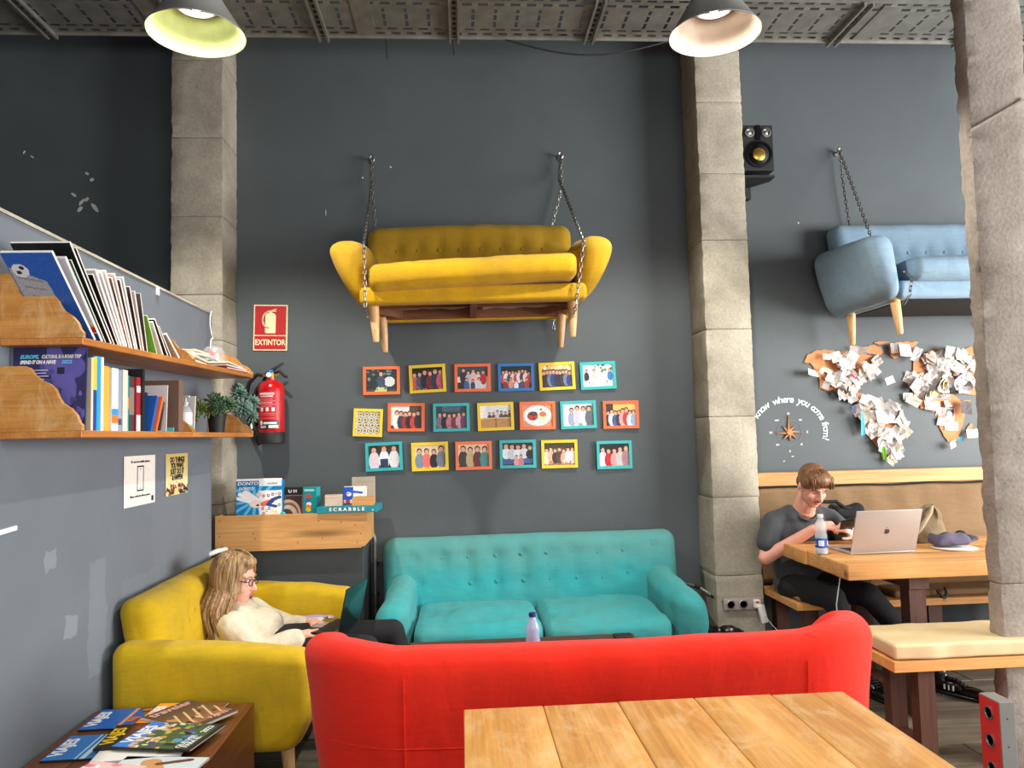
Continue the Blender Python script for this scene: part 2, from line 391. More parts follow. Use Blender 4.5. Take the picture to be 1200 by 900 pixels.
# ------------------------------------------------------------------ printed pictures (flat print as coloured grids)
class Cv:
    def __init__(s, w, h, bg=(255, 255, 255)):
        w, h = w*2, h*2
        s.w, s.h = w, h; s.a = np.zeros((h, w, 3)); s.a[:] = bg
        s.X, s.Y = np.meshgrid((np.arange(w)+.5)/w, (np.arange(h)+.5)/h)
    def m(s, mask, c): s.a[mask] = c; return s
    def rect(s, x0, y0, x1, y1, c): return s.m((s.X >= x0) & (s.X <= x1) & (s.Y >= y0) & (s.Y <= y1), c)
    def ell(s, x, y, rx, ry, c): return s.m(((s.X-x)/rx)**2+((s.Y-y)/ry)**2 <= 1, c)
    def line(s, x0, y0, x1, y1, t, c):
        d = max(1e-6, math.hypot(x1-x0, y1-y0)); u = np.clip(((s.X-x0)*(x1-x0)+(s.Y-y0)*(y1-y0))/d/d, 0, 1)
        return s.m(np.hypot(s.X-x0-u*(x1-x0), s.Y-y0-u*(y1-y0)) < t, c)
    def grad(s, c0, c1, y0=0, y1=1):
        k = np.clip((s.Y-y0)/(y1-y0), 0, 1)[..., None]; mk_ = (s.Y >= y0) & (s.Y <= y1); g = np.array(c0)*(1-k)+np.array(c1)*k; s.a[mk_] = g[mk_]; return s
    def noise(s, amp, seed=0, mask=None):
        r = np.random.RandomState(seed); n = (r.rand(s.h, s.w, 1)-.5)*2*amp; 
        if mask is not None: n = n*mask[..., None]
        s.a = np.clip(s.a+n, 0, 255); return s
    def blotch(s, n, cols, x0=0, y0=0, x1=1, y1=1, r=.08, seed=1):
        q = random.Random(seed)
        for i in range(n): s.ell(q.uniform(x0, x1), q.uniform(y0, y1), r*q.uniform(.4, 1), r*q.uniform(.4, 1), q.choice(cols))
        return s
    def pers(s, x, y, h, top, skin=(214, 160, 130), hair=(30, 22, 20), w=None, legs=None):
        """a small standing figure: y = feet, h = height"""
        w = w or h*.17; hd = h*.16
        if legs: s.rect(x-w*.7, y, x+w*.7, y+h*.5, legs)
        s.ell(x, y+h*(.52 if legs else .38), w, h*(.27 if legs else .42), top)
        s.ell(x, y+h*.9, hd*.62, hd*.95, hair); s.ell(x, y+h*.86, hd*.46, hd*.72, skin); return s
def card(name, cv, w, h, parent, loc=(0, 0, 0), rot=(0, 0, 0), bend=0, thick=0, mat=None, flat=False):
    """cv shown on a w x h sheet in the local x-z plane facing -y (centred); bend = radius of a cylinder about z"""
    nx, ny = cv.w, cv.h; V, F = [], []
    for j in range(ny+1):
        for i in range(nx+1):
            x = (i/nx-.5)*w; z = (j/ny-.5)*h
            if bend: a = x/bend; V.append((bend*math.sin(a), -bend*math.cos(a), z))
            else: V.append((x, 0, z))
    for j in range(ny):
        for i in range(nx): a = j*(nx+1)+i; F.append((a, a+1, a+nx+2, a+nx+1))
    o = mk(name, (V, F), mat or M['print'], parent, loc, rot, smooth=bool(bend)); me = o.data
    ca = me.color_attributes.new('Col', 'FLOAT_COLOR', 'CORNER')
    c = cv.a/255.; c = np.where(c <= .04045, c/12.92, ((c+.055)/1.055)**2.4).reshape(-1, 3)
    c = np.concatenate([c, np.ones((len(c), 1))], 1); ca.data.foreach_set('color', np.repeat(c, 4, 0).ravel().astype(np.float32))
    return o

# ------------------------------------------------------------------ the setting
def struct(name, vf, mat, **k): o = mk(name, vf, mat, **k); o['kind'] = 'structure'; return o
YW = 5.0
wall_back = struct('wall_back', box(-4.6, 6.0, YW, YW+.2, 0, 4.7), M['wall'])
struct('wall_left', box(-4.8, -4.6, -3.6, YW+.2, 0, 4.7), M['wall'])
ceiling = struct('ceiling', box(-4.8, 6.2, -3.6, YW+.2, 4.7, 4.85), M['ceil'])
floor = struct('floor', box(-4.8, 6.2, -3.6, YW+.2, -.1, -.012), M['grout'])
# slab row of the floor: grey wood-look planks, laid along the back wall
pl_me = None
for j in range(18):
    y0 = 1.38+.2*j
    for i in range(7):
        x0 = -3.2+1.2*i+(.4 if j % 2 else 0)+(.2 if j % 3 == 0 else 0)
        if pl_me is None:
            o = mk('floor_plank', rbox(.003, 1.197, .002, .198, -.012, 0, .002, (1, 1, 1), 1), M['floor'], floor); pl_me = o.data
        else:
            o = bpy.data.objects.new('floor_plank', pl_me); COL.objects.link(o); o.parent = floor
        o.location = (x0, y0, 0)
# half-height partition on the left that carries the shelves
XP = -1.40
part = struct('wall_partition', rbox(XP-.13, XP, -3.5, 4.44, 0, 2.145, .004, (1, 1, 1), 1), M['part'])
mk('trim_edge', box(XP-.133, XP+.003, -3.5, 4.443, 2.145, 2.156), M['conc'], part)
struct('wall_light_blocker', box(-4.6, XP-.13, -1.0, -.85, 0, 4.7), M['wall'])  # added unseen wall that blocks light from reaching behind the partition
# paint chips and plaster spots on the back wall
chips = []
for x, z, l, wd, a in ((-2.39, 2.975, .07, .022, 50), (-2.31, 2.94, .09, .03, -50), (-2.40, 2.93, .05, .025, 60), (-2.36, 2.99, .045, .02, 50), (-2.44, 3.02, .05, .02, -40),
                       (-2.36, 3.16, .03, .02, -40), (-2.33, 3.12, .03, .025, 20), (-2.75, 3.30, .03, .01, 60), (-2.70, 3.27, .03, .01, -30), (-.61, 3.13, .015, .012, 60), (-.425, 3.2, .02, .01, -30),
                       (2.32, 2.81, .015, .015, 0), (.13, 1.72, .01, .01, 0), (2.20, 1.23, .02, .008, 0), (2.14, 1.2, .015, .01, 30), (-.85, 2.9, .006, .05, 0)):
    poly = []
    for k in range(7):
        t = 2*PI*k/7; rr = random.uniform(.7, 1.1); px, pz = l/2*math.cos(t)*rr, wd/2*math.sin(t)*rr; c, s = math.cos(R(a)), math.sin(R(a)); poly.append((x+px*c-pz*s, z+px*s+pz*c))
    chips.append(prism(poly, YW-.003, YW+.002))
tag(mk('paint_chips', join(*chips), M['chip'], wall_back), kind='stuff')
def pillar(name, x0, x1, y0, y1, mat, joints, seed, rough=.0028, top=4.7):
    zs = [0]+joints+[top]; fs = []
    def dn(x, y, z):
        cx, cy = (x0+x1)/2, (y0+y1)/2; ex = 1 if abs(abs(x-cx)-(x1-x0)/2) < .02 else 0; ey = 1 if abs(abs(y-cy)-(y1-y0)/2) < .02 else 0
        n = nz(x+seed, y, z, 9)*rough*.5 + nz(x+seed, y, z, 35)*rough*.5
        if ex and ey: n = -abs(nz(x+seed, y, z, 14))*rough*3.2-abs(nz(x, y+seed, z, 45))*rough*1.8
        return (x+(n if x > cx else -n), y+(n if y > cy else -n), z)
    for a, b in zip(zs, zs[1:]): fs.append(rbox(x0, x1, y0, y1, a+.0006, b-.0006, .006, (4, 4, max(2, int((b-a)/.025))), 1, dn))
    return struct(name, join(*fs), mat, smooth=True, ang=35)
pillar('pillar_left', -1.73, -1.418, 4.70, 5.03, M['conc'], [.56, 1.05, 1.54, 2.03, 2.31, 2.79, 3.28, 3.77, 4.25], 1)
pillar('pillar_middle', 1.545, 1.848, 4.70, 5.03, M['conc'], [.52, 1.0, 1.5, 2.05, 2.62, 3.05, 3.52, 4.0], 5)
pillar('pillar_right', 2.225, 2.50, 3.10, 3.19, M['conc2'], [.75], 9, .0045, 4.7)
mk('cast_relief', prism([(.06, 0), (.31, .14), (.31, .15), (.06, .012)], 3.092, 3.106), M['conc2'], bpy.data.objects['pillar_right'], loc=(2.17, 0, 2.68))
# perforated cable tray under the ceiling, one thing with its cross bars
tray = empty('cable_tray', (0, 4.235, 3.915), label='long perforated metal cable tray running under the ceiling along the back wall', cat='cable tray')
tray.scale = (.945,)*3
V, F = [], []; nx, ny = 400, 22; dx, dy = .02, .0205
for j in range(ny+1):
    for i in range(nx+1): V.append((-3.8+i*dx, j*dy, .0+.004*((j in (2, 3, 19, 20)))))
for j in range(ny):
    for i in range(nx):
        hole = (j in (0, 20) and i % 5 < 3) or (j == 3 and (i+2) % 5 < 3) or (j == 17 and (i+1) % 5 < 3) or (6 <= j <= 15 and i % 7 == 0 and j not in (8, 12))
        if hole: continue
        a = j*(nx+1)+i; F.append((a, a+nx+1, a+nx+2, a+1))
mk('perforated_plate', (V, F), M['zinc'], tray)
mk('front_lip', box(-3.8, 4.2, -.004, 0, 0, .06), M['zinc'], tray)
mk('rear_lip', box(-3.8, 4.2, ny*dy, ny*dy+.006, -.018, .05), M['zinc'], tray)
mk('joint_plate', box(-1.9, -1.78, .02, .43, -.006, 0), M['zinc'], tray); mk('joint_plate', box(-.62, -.5, .02, .43, -.006, 0), M['zinc'], tray); mk('joint_plate', box(2.72, 2.84, .02, .43, -.006, 0), M['zinc'], tray)
for x in (-2.57, -1.7, -.845, .01, .91, 1.76, 2.6, 3.5):
    s = mk('cross_bar', join(box(x-.035, x-.02, -.02, .49, -.03, -.002), box(x+.02, x+.035, -.02, .49, -.03, -.002), box(x-.02, x+.02, -.02, .49, -.008, -.002)), M['zinc'], tray)
    tag(mk('slots', join(*[box(x-.01, x+.01, .02+.06*q, .055+.06*q, -.0095, -.008) for q in range(8)]), M['black'], s), kind='stuff')
for x, l in ((-.44, .12), (.0, .09)):
    mk('cable_end', tube([(x, .46, .02), (x, .46, -.03), (x+.006, .462, -.03-l)], .004, 6), M['black'], tray)
tag(mk('loose_cable', tube([(.33+1.04*t, 4.665, 3.90-.19*math.sin(PI*t)*.5) for t in [i/14 for i in range(15)]], .005, 6), M['black']), 'thin black cable sagging under the cable tray between two cross bars', 'cable')

# ------------------------------------------------------------------ pendant lamps
def lamp(loc, inner, label, power=135):
    t = empty('pendant_lamp', loc, label=label, cat='pendant lamp', group=None)
    po = [(.075, .235), (.085, .215), (.10, .20), (.105, .17), (.12, .14), (.205, .004), (.212, 0), (.212, -.004)]
    pi_ = [(.209, -.004), (.20, .004), (.115, .128), (.10, .150), (.0, .152)]
    mk('lamp_shade', lathe(po, 48, True), M['lampout'], t, smooth=True, ang=40)
    mk('reflector', lathe(pi_, 48, False, False), inner, t, smooth=True, ang=40)
    mk('lens', lathe([(0, .128), (.045, .130), (.052, .142), (.052, .150)], 24), M['bulb'], t, smooth=True)
    mk('lens_ring', lathe([(.085, .150), (.088, .122), (.098, .122), (.10, .150)], 32), M['steel'], t, smooth=True, ang=40)
    hs = [lathe([(.062, .235), (.062, .40), (.0, .40)], 20)]
    for k in range(24):
        a = 2*PI*k/24; hs.append(xf(box(.06, .088, -.0035, .0035, .225, .40), Matrix.Rotation(a, 4, 'Z')))
    mk('heat_sink', join(*hs), M['lampout'], t)
    mk('suspension_cable', tube([(0, 0, .40), (0, 0, 1.45)], .006, 6), M['black'], t)
    for s in (-1, 1): mk('side_bracket', box(s*.10-.012, s*.10+.012, -.015, .015, .2, .34), M['lampout'], t)
    l = bpy.data.lights.new('lamp_bulb', 'SPOT'); l.energy = power; l.color = (1, .96, .86); l.shadow_soft_size = .045; l.spot_size = R(136); l.spot_blend = .45
    o = bpy.data.objects.new('lamp_bulb', l); COL.objects.link(o); o.parent = t; o.location = (0, 0, .10)
    l2 = bpy.data.lights.new('lamp_glow', 'POINT'); l2.energy = .10; l2.color = (1, .95, .8); l2.shadow_soft_size = .03
    o = bpy.data.objects.new('lamp_glow', l2); COL.objects.link(o); o.parent = t; o.location = (0, 0, .09)
lamp((-1.14, 3.4, 3.24), M['lampgreen'], 'pendant high-bay lamp with a yellow-green reflector hanging in front of the left pillar')
lamp((1.222, 3.4, 3.265), M['lamppink'], 'pendant high-bay lamp with a warm white reflector hanging in front of the middle pillar')

lamp((-1.14, .5, 3.24), M['lamppink'], 'added pendant lamp above the left front of the room, unseen, lighting the foreground', 70)  # this lamp and the next are added, out of view, to light the foreground
lamp((1.222, .5, 3.265), M['lamppink'], 'added pendant lamp above the foreground table, unseen, lighting the foreground', 70)
# ------------------------------------------------------------------ sofas
def fold(amp, s, seed=0):
    def f(x, y, z): n = nz(x+seed, y*.6, z*.5, s)*amp; return n
    return f
def leg(parent, x, y, z0, z1, sx, sy, mat, r0=.03, r1=.017):
    V, F = tube([(x, y, z1), (x+sx*.6, y+sy*.6, z0+.01+(z1-z0)*.4), (x+sx, y+sy, z0+.008), (x+sx, y+sy, z0)], [r0, (r0*.55+r1*.45), r1, r1*.8], 14)
    return mk('leg', (V, F), mat, parent, smooth=True, ang=50)
def sofa(t, W, D, H, mat, cushions=2, splay=.05, armh=.58, z0=.20, buttons=(), wrinkle=.004, legm=None, arch=.0, backlean=.10, seatz=(.30, .43), ctilt=0, open_frame=False, armt=.17, bevel_back=.07, dent=.02, armfl=.0, cushfront=.0, backw=0, armdep=.06, ixo=None, taper=0, armr=.075):
    hw = W/2; yb = D/2; bt = .17
    bw = backw if backw > .5 else hw-armt*.55+backw
    def fb(x, y, z):
        k = (z-.26)/(H-.26); front = 1 if y < yb-bt/2 else 0
        yy = y+backlean*(k-1)*1.0
        zz = z+arch*(1-(x/bw)**2)*max(0, k)
        yy += nz(x*1.3, 0, z*.35, 5)*wrinkle*2.2*front+nz(x, y, z, 16)*wrinkle*.6
        if front:
            for bx, bz in buttons:
                d2 = ((x-bx)**2+(z-bz)**2); yy += dent*math.exp(-d2/.0014)+dent*.45*math.exp(-((x-bx)**2/.0005+(z-bz)**2/.012))
        zz += nz(x, 0, z, 4)*.008*k
        return (x*(1-.02*(1-k)), yy, zz)
    mk('backrest', rbox(-bw, bw, yb-bt, yb, .26, H, bevel_back, (int(W/.028), 5, 22), 4, fb), mat, t, smooth=True)
    for bx, bz in buttons:
        k = (bz-.26)/(H-.26); mk('button', ellip((bx, yb-bt+backlean*(k-1)+dent*.95+.002, bz+arch*(1-(bx/bw)**2)*k), (.011, .006, .011), nu=10, nv=6), mat, t, smooth=True)
    for s in (-1, 1):
        def fa(x, y, z, s=s):
            k = max(0, (z-z0)/(armh-z0)); yy = y
            fr = max(0, 1-(y+yb)/.25)
            kk = 1-(1-min(1, k))**1.7 if taper else k**1.3
            xc = s*(hw-splay*.9); x = xc+(x-xc)*(1-taper*(1-min(1, k)))
            xx = x+s*splay*kk*(1+.35*fr)+s*armfl*fr*math.sin(PI*min(1, max(0, k)))
            yy += .05*(1-k)**2*fr*1.2 - .03*math.sin(PI*min(1, max(0, k)))*fr
            zz = z+ .05*k*((y+yb)/D)*1.0 - .02*fr*k
            zz -= 0
            xx += nz(x, y, z, 7)*wrinkle*1.5; zz += nz(x, y+3, z, 6)*wrinkle*1.2
            return (xx, yy, zz)
        x0, x1 = (s*(hw-armt)-splay*s*.9, s*hw-splay*s*.9); x0, x1 = min(x0, x1), max(x0, x1)
        mk('armrest', rbox(x0, x1, -yb, yb-armdep, z0, armh, min(armr, armt*.46), (4, 16, 12), 4, fa), mat, t, smooth=True)
    ix = ixo or hw-armt-splay*.5
    if not open_frame:
        mk('underside_cloth', box(-ix, ix, -yb+.07, yb-.10, z0-.006, z0+.0), M['dkcloth'], t)
        mk('seat_base', rbox(-ix-.06, ix+.06, -yb+.05, yb-.08, z0, seatz[0]+.01, .03, (20, 6, 2), 3, lambda x, y, z: (x, y, z+nz(x, y, z, 8)*.004)), mat, t, smooth=True)
    else:
        mk('front_rail', rbox(-ix-.05, ix+.05, -yb+.012, -yb+.11, z0, seatz[0]+.008, .022, (20, 1, 2), 3), mat, t, smooth=True)
        mk('rear_rail', rbox(-ix-.05, ix+.05, yb-.18, yb-.11, z0-.012, z0+.06, .02, (20, 1, 2), 3), mat, t, smooth=True)
        wd = M['dkframe']; zt = z0+.07
        mk('frame_rail', box(-ix-.04, ix+.04, -yb+.11, -yb+.135, z0+.005, zt), wd, t); mk('frame_rail', box(-ix-.04, ix+.04, yb-.215, yb-.18, z0, zt), wd, t)
        mk('frame_rail', box(-ix-.04, ix+.04, -yb+.36, -yb+.385, z0+.03, zt), wd, t)
        for s in (-1, 1):
            mk('side_rail', box(s*(ix+.02)-.02, s*(ix+.02)+.02, -yb+.1, yb-.18, z0+.004, zt), wd, t)
            mk('corner_brace', xf(box(-.14, .14, -.012, .012, z0+.004, zt-.01), T(s*(ix-.07), yb-.3, 0, 0, 0, -s*R(55))), wd, t)
        mk('centre_beam', box(-.02, .02, -yb+.1, yb-.18, z0-.002, zt), wd, t)
        mk('underside_cloth', box(-ix, ix, -yb+.1, yb-.18, zt, zt+.006), M['dkcloth'], t)
        for a, b in ((-ix+.05, -.05), (.06, ix-.05)):
            mk('torn_cloth', rbox(a, b, yb-.33, yb-.24, zt-.02, zt-.014, .003, (14, 2, 1), 1, lambda x, y, z: (x, y+nz(x, 0, 0, 9)*.03, z+nz(x, y, 1, 11)*.012)), M['rag'], t)
    n = cushions; cw = 2*ix/n
    for i in range(n):
        a, b = -ix+cw*i+.004, -ix+cw*(i+1)-.004
        def fc(x, y, z, a=a, b=b):
            u = (x-a)/(b-a)*2-1; v = (y+yb)/(D-.2)*2-1; k = (z-seatz[0])/(seatz[1]-seatz[0])
            bul = .022*(1-u*u)*(1-min(1, v*v))*(1 if k > .5 else 0)
            zz = z+bul+ctilt*(x/ix)*.5 + (nz(x*.8, y*2, z, 6)+.5*nz(x*3, y, z, 9))*wrinkle*1.6*(k > .3)
            fr = max(0, 1-(y+yb)/.1)
            return (x*(1+.0*k), y-.012*(1-u*u)*fr-.02*fr*math.sin(PI*min(1, max(0, k)))+nz(x, y, z, 12)*wrinkle, zz)
        mk('seat_cushion', rbox(a, b, -yb+.0+cushfront, yb-.24, seatz[0], seatz[1], .05, (int(cw/.035), 12, 4), 4, fc), mat, t, smooth=True)
    for sx, sy in ((-1, -1), (1, -1), (-1, 1), (1, 1)):
        leg(t, sx*(hw-armt*.9-.01), -yb+.12 if sy < 0 else yb-.2, 0, z0+.02, sx*-.012 if legm else sx*.02, sy*.02, M['pale'])
    return t
# turquoise sofa on the floor against the back wall
t = empty('sofa', (.42, 4.52, 0), label='turquoise three-seat sofa with buttoned back standing against the wall below the framed photos', cat='sofa')
bt_ = [(-.735, .685), (-.55, .68), (-.39, .68), (-.225, .685), (-.065, .688), (.09, .69), (.255, .69), (.41, .68), (.57, .69), (.76, .72), (-.70, .53), (-.38, .53), (-.22, .535), (-.055, .535), (.11, .538), (.27, .54), (.43, .535), (.59, .56), (.755, .575)]
sofa(t, 1.74, .86, .80, M['turq'], 2, splay=.02, armh=.555, buttons=bt_, wrinkle=.009, seatz=(.29, .43), backlean=.13, bevel_back=.075, armfl=.03, armt=.17, dent=.012, backw=.915)
# yellow sofa hung on the wall
t = empty('hanging_sofa', (.092, 4.56, 1.955), label='yellow sofa hung by chains on the back wall above the framed photos', cat='sofa')
t.rotation_euler = (0, R(-.6), 0)
sofa(t, 1.50, .80, .80, M['yelh'], 1, splay=.13, armh=.575, buttons=[(-.46+.131*i, .625) for i in range(8)], seatz=(.285, .44), open_frame=True, ctilt=.05, backlean=.09, bevel_back=.07, dent=.014, legm=1, arch=.015, armt=.20, armdep=.12, backw=.01, ixo=.575, taper=.55, cushfront=-.03, armr=.085)
# light blue sofa hung on the wall, right
t = empty('hanging_sofa', (3.20, 4.56, 1.945), label='light blue sofa hung by chains above the cork map, partly behind the right pillar', cat='sofa')
sofa(t, 1.66, .82, .81, M['blue'], 1, splay=.10, armh=.585, buttons=[(-.50+.125*i, .60) for i in range(9)], seatz=(.30, .44), backlean=.09, bevel_back=.07, dent=.012, legm=1, armt=.17, armdep=.02, wrinkle=.003, cushfront=.0, taper=.4, armr=.08, ixo=.61)
# yellow sofa along the partition, facing right
t = empty('sofa', (-1.005, 3.82, 0), R(90), label='yellow sofa standing along the grey partition, with the woman on it', cat='sofa')
sofa(t, 1.42, .79, .80, M['yel'], 1, splay=.01, armh=.60, buttons=[(-.36, .62), (-.27, .64), (-.18, .66), (-.1, .67), (0, .67), (.12, .67), (-.22, .53), (-.05, .54), (.1, .54)], seatz=(.25, .37), backlean=.10, bevel_back=.07, armr=.055, armt=.16, wrinkle=.004, armdep=.03, dent=.012)
# red sofa seen from behind: wrap-around back
t = empty('sofa', (.42, 2.36, 0), label='red sofa turned away from the camera, its curved back behind the pine table', cat='sofa')
hwid, cr = .858, .24
def upath(s):
    """plan of the wrap-around back: s=0 in the middle; returns point and outward normal"""
    L1 = hwid-cr; L2 = cr*PI/2; sg = 1 if s >= 0 else -1; a = abs(s)
    if a <= L1: return Vector((s, 0)), Vector((0, -1))
    if a <= L1+L2:
        th = (a-L1)/cr; return Vector((sg*(L1+cr*math.sin(th)), cr-cr*math.cos(th))), Vector((sg*math.sin(th), -math.cos(th)))
    return Vector((sg*hwid, cr+a-L1-L2)), Vector((sg, 0))
LT = hwid-cr+cr*PI/2+.42
def fr_(x, y, z):
    p, n = upath(x); a = abs(x); k = (z-.16)/(.78-.16)
    e = min(1, max(0, (a-(hwid-cr))/(cr*1.2))); d = min(1, max(0, (a-(hwid+cr*.35))/.38))
    zz = z + k*(.013*math.sin(PI*min(1, e))-.20*d*d*(3-2*d)-.012*math.cos(x*1.6))
    off = y - .075*max(0, 1-k)**1.2 + .006*nz(x, z, 2, 6)
    q = p+n*off
    return (q.x, q.y, zz+nz(x, y, z, 5)*.004)
mk('backrest', rbox(-LT, LT, -.08, .08, .16, .80, .065, (90, 4, 20), 4, fr_), M['red'], t, smooth=True)
for s in (-1, 1):
    sm = [fr_(s*.60, .081, z) for z in [.2+.028*i for i in range(20)]]
    mk('seam', tube([(x, y-.0005, z) for x, y, z in sm], .0018, 5), M['red'], t)
sm = [fr_(-.86+.06*i, .0805, .52) for i in range(28)]; mk('seam', tube([(x, y-.0005, z) for x, y, z in sm], .0018, 5), M['red'], t)
mk('seat_base', rbox(-.80, .80, .06, .76, .17, .30, .03, (4, 4, 2), 3), M['red'], t, smooth=True)
for i in (0, 1): mk('seat_cushion', rbox(-.76+.765*i, 0+.76*i, .10, .80, .30, .43, .045, (8, 8, 3), 3), M['red'], t, smooth=True)
for sx, sy in ((-1, .08), (1, .08), (-1, .68), (1, .68)): leg(t, sx*.70, sy, 0, .18, sx*.02, 0, M['pale'])

# chains
def link_vf(s=1):
    pts = []
    for k in range(10):
        a = 2*PI*k/10; pts.append((.008*math.cos(a), 0, .010*math.sin(a)+(.008 if math.sin(a) > 0 else -.008)))
    V, F = [], []
    for i, p in enumerate(pts):
        for j in range(4):
            b = 2*PI*j/4; d = Vector((p[0], 0, p[2]-(.008 if p[2] > 0 else -.008))).normalized(); q = Vector(p)+d*.0032*math.cos(b)+Vector((0, .0032*math.sin(b), 0)); V.append(tuple(q))
    for i in range(10):
        for j in range(4): F.append((i*4+j, i*4+(j+1) % 4, ((i+1) % 10)*4+(j+1) % 4, ((i+1) % 10)*4+j))
    return V, F
LK = link_vf()
def strand(pts):
    out = []; c = 0
    for a, b in zip(pts, pts[1:]):
        a, b = Vector(a), Vector(b); d = b-a; n = max(1, int(d.length/.028)); q = d.to_track_quat('Z', 'Y').to_matrix().to_4x4()
        for i in range(n):
            m = Matrix.Translation(a+d*((i+.5)/n)) @ q @ Matrix.Rotation(PI/2*(c % 2)+.4, 4, 'Z'); c += 1; out.append(xf(LK, m))
    return join(*out)
def chain(hook, strands, label):
    t = empty('hanging_chain', hook, label=label, cat='chain')
    h = Vector(hook)
    for s in strands: mk('chain_strand', strand([Vector(p)-h for p in s]), M['chain'], t)
    mk('wall_hook', join(lathe([(.0, 0), (.018, 0), (.018, .006), (0, .006)], 12)), M['steel'], t, loc=(0, YW-h.y-.001, .0), rot=(PI/2, 0, 0))
    mk('eye_bolt', join(tube([(0, YW-h.y, .01), (0, .0, .01)], .006, 8), tube([(.014*math.cos(a), 0, .01-.004+.02*math.sin(a)) for a in [2*PI*k/12 for k in range(13)]], .005, 6)), M['steel'], t)
for s, hx, hz, fx, fx2, lb in ((-1, -.541, 3.235, -.495, -.50, 'steel chain from a wall hook to the left end of the hanging yellow sofa'), (1, .699, 3.257, .64, .655, 'steel chain from a wall hook to the right end of the hanging yellow sofa')):
    chain((hx, 4.95, hz), [[(hx, 4.95, hz), (hx+(.0 if s < 0 else -.02), 4.93, hz-.16), (fx2+ (0 if s < 0 else .04), 4.12, 2.47), (fx, 4.105, 2.12), (fx, 4.2, 2.08)], [(hx, 4.95, hz), (hx+.004*s, 4.95, hz-.2), ((-.52 if s < 0 else .62), 4.95, 2.76), ((-.52 if s < 0 else .62), 4.96, 2.1)]], lb)
chain((2.613, 4.95, 3.285), [[(2.613, 4.95, 3.285), (2.50, 4.42, 2.56), (2.56, 4.38, 2.42), (2.55, 4.11, 2.25), (2.51, 4.08, 2.14), (2.48, 4.10, 2.09)], [(2.613, 4.95, 3.285), (2.622, 4.95, 3.1), (2.655, 4.955, 2.78)]], 'steel chain from a wall hook to the left end of the hanging light blue sofa')

# ------------------------------------------------------------------ foreground table and the benches
def plank_top(t, x0, x1, y0, y1, z0, z1, n, along, mat, name='plank', jit=.0, widths=None, r=.004):
    lo, hi = (x0, x1) if along == 'y' else (y0, y1); ws = widths or [1/n]*n; p = lo
    for i, wd in enumerate(ws):
        q = p+(hi-lo)*wd; e = random.uniform(-jit, jit)
        b = rbox(p+.0008, q-.0008, y0, y1+e, z0, z1+random.uniform(-.0006, .0006), r, (1, 1, 1), 2) if along == 'y' else rbox(x0+e, x1, p+.0008, q-.0008, z0, z1+random.uniform(-.0006, .0006), r, (1, 1, 1), 2)
        mk(name, b, mat, t, smooth=True, ang=40); p = q
t = empty('dining_table', (0, 0, 0), label='worn honey-coloured pine plank table in the foreground, behind the red sofa', cat='table')
plank_top(t, -.007, .955, .70, 1.94, .705, .75, 5, 'y', M['ftable'], jit=.004, widths=[.205, .195, .20, .205, .195])
for x in (.06, .83):
    for y in (.80, 1.78): mk('leg', rbox(x, x+.07, y, y+.07, 0, .705, .006), M['brown'], t)
mk('apron', box(.08, .87, .82, .84, .62, .705), M['brown'], t); mk('apron', box(.08, .87, 1.81, 1.83, .62, .705), M['brown'], t)
# right-hand table
t = empty('dining_table', (2.9, 3.95, 0), label='thick pine plank table on dark trestles where the man sits', cat='table')
ys = [3.60, 3.74, 3.90, 4.06, 4.21, 4.385]
for i in range(5):
    mk('plank', rbox(-1.07+.006*((i*7) % 3)-.006*i*0, 1.35, ys[i]-3.95+.001, ys[i+1]-3.95-.001, .685, .76, .006, (1, 1, 1), 2), M['rtable'], t, smooth=True, ang=40)
for x in (-.68, .9):
    mk('trestle_leg', xf(box(-.042, .042, -.04, .04, 0, .69), T(x, -.22, 0)), M['brown'], t); mk('trestle_leg', xf(box(-.05, .05, -.04, .04, 0, .69), T(x, .30, 0)), M['brown'], t)
    mk('trestle_foot', box(x-.05, x+.05, -.26, .34, .0, .08), M['brown'], t); mk('trestle_head', box(x-.05, x+.05, -.28, .36, .62, .685), M['brown'], t)
mk('stretcher', box(-.66, .9, .02, .07, .25, .33), M['brown'], t)
# near bench with cream cushion
t = empty('bench', (2.5, 3.22, 0), label='pine bench on dark trestle legs in front of the thick table, cream cushion on it', cat='bench')
mk('seat_board', rbox(-.78, .9, -.17, .16, .425, .47, .004), M['rtable'], t)
for x in (-.63, .7):
    mk('leg', xf(box(-.035, .035, -.03, .03, 0, .426), T(x, -.11, 0)), M['brown'], t); mk('leg', xf(box(-.035, .035, -.03, .03, 0, .426), T(x, .10, 0)), M['brown'], t)
    mk('foot_rail', box(x-.03, x+.03, -.13, .12, .06, .12), M['brown'], t)
def fcu(x, y, z): return (x+nz(x, y, z, 6)*.006, y+(nz(x*2, y, z, 5)*.008 if y < 0 else 0), z+(nz(x*1.5, y*2, 0, 6)*.006 if z > .5 else nz(x*1.5, y, 0, 3)*.004))
tag(mk('bench_cushion', rbox(-.77, .85, -.17, .16, .474, .535, .012, (50, 10, 3), 3, fcu), M['cream'], None, loc=(2.5, 3.22, 0), smooth=True), 'flat cream vinyl cushion lying on the near bench', 'cushion')
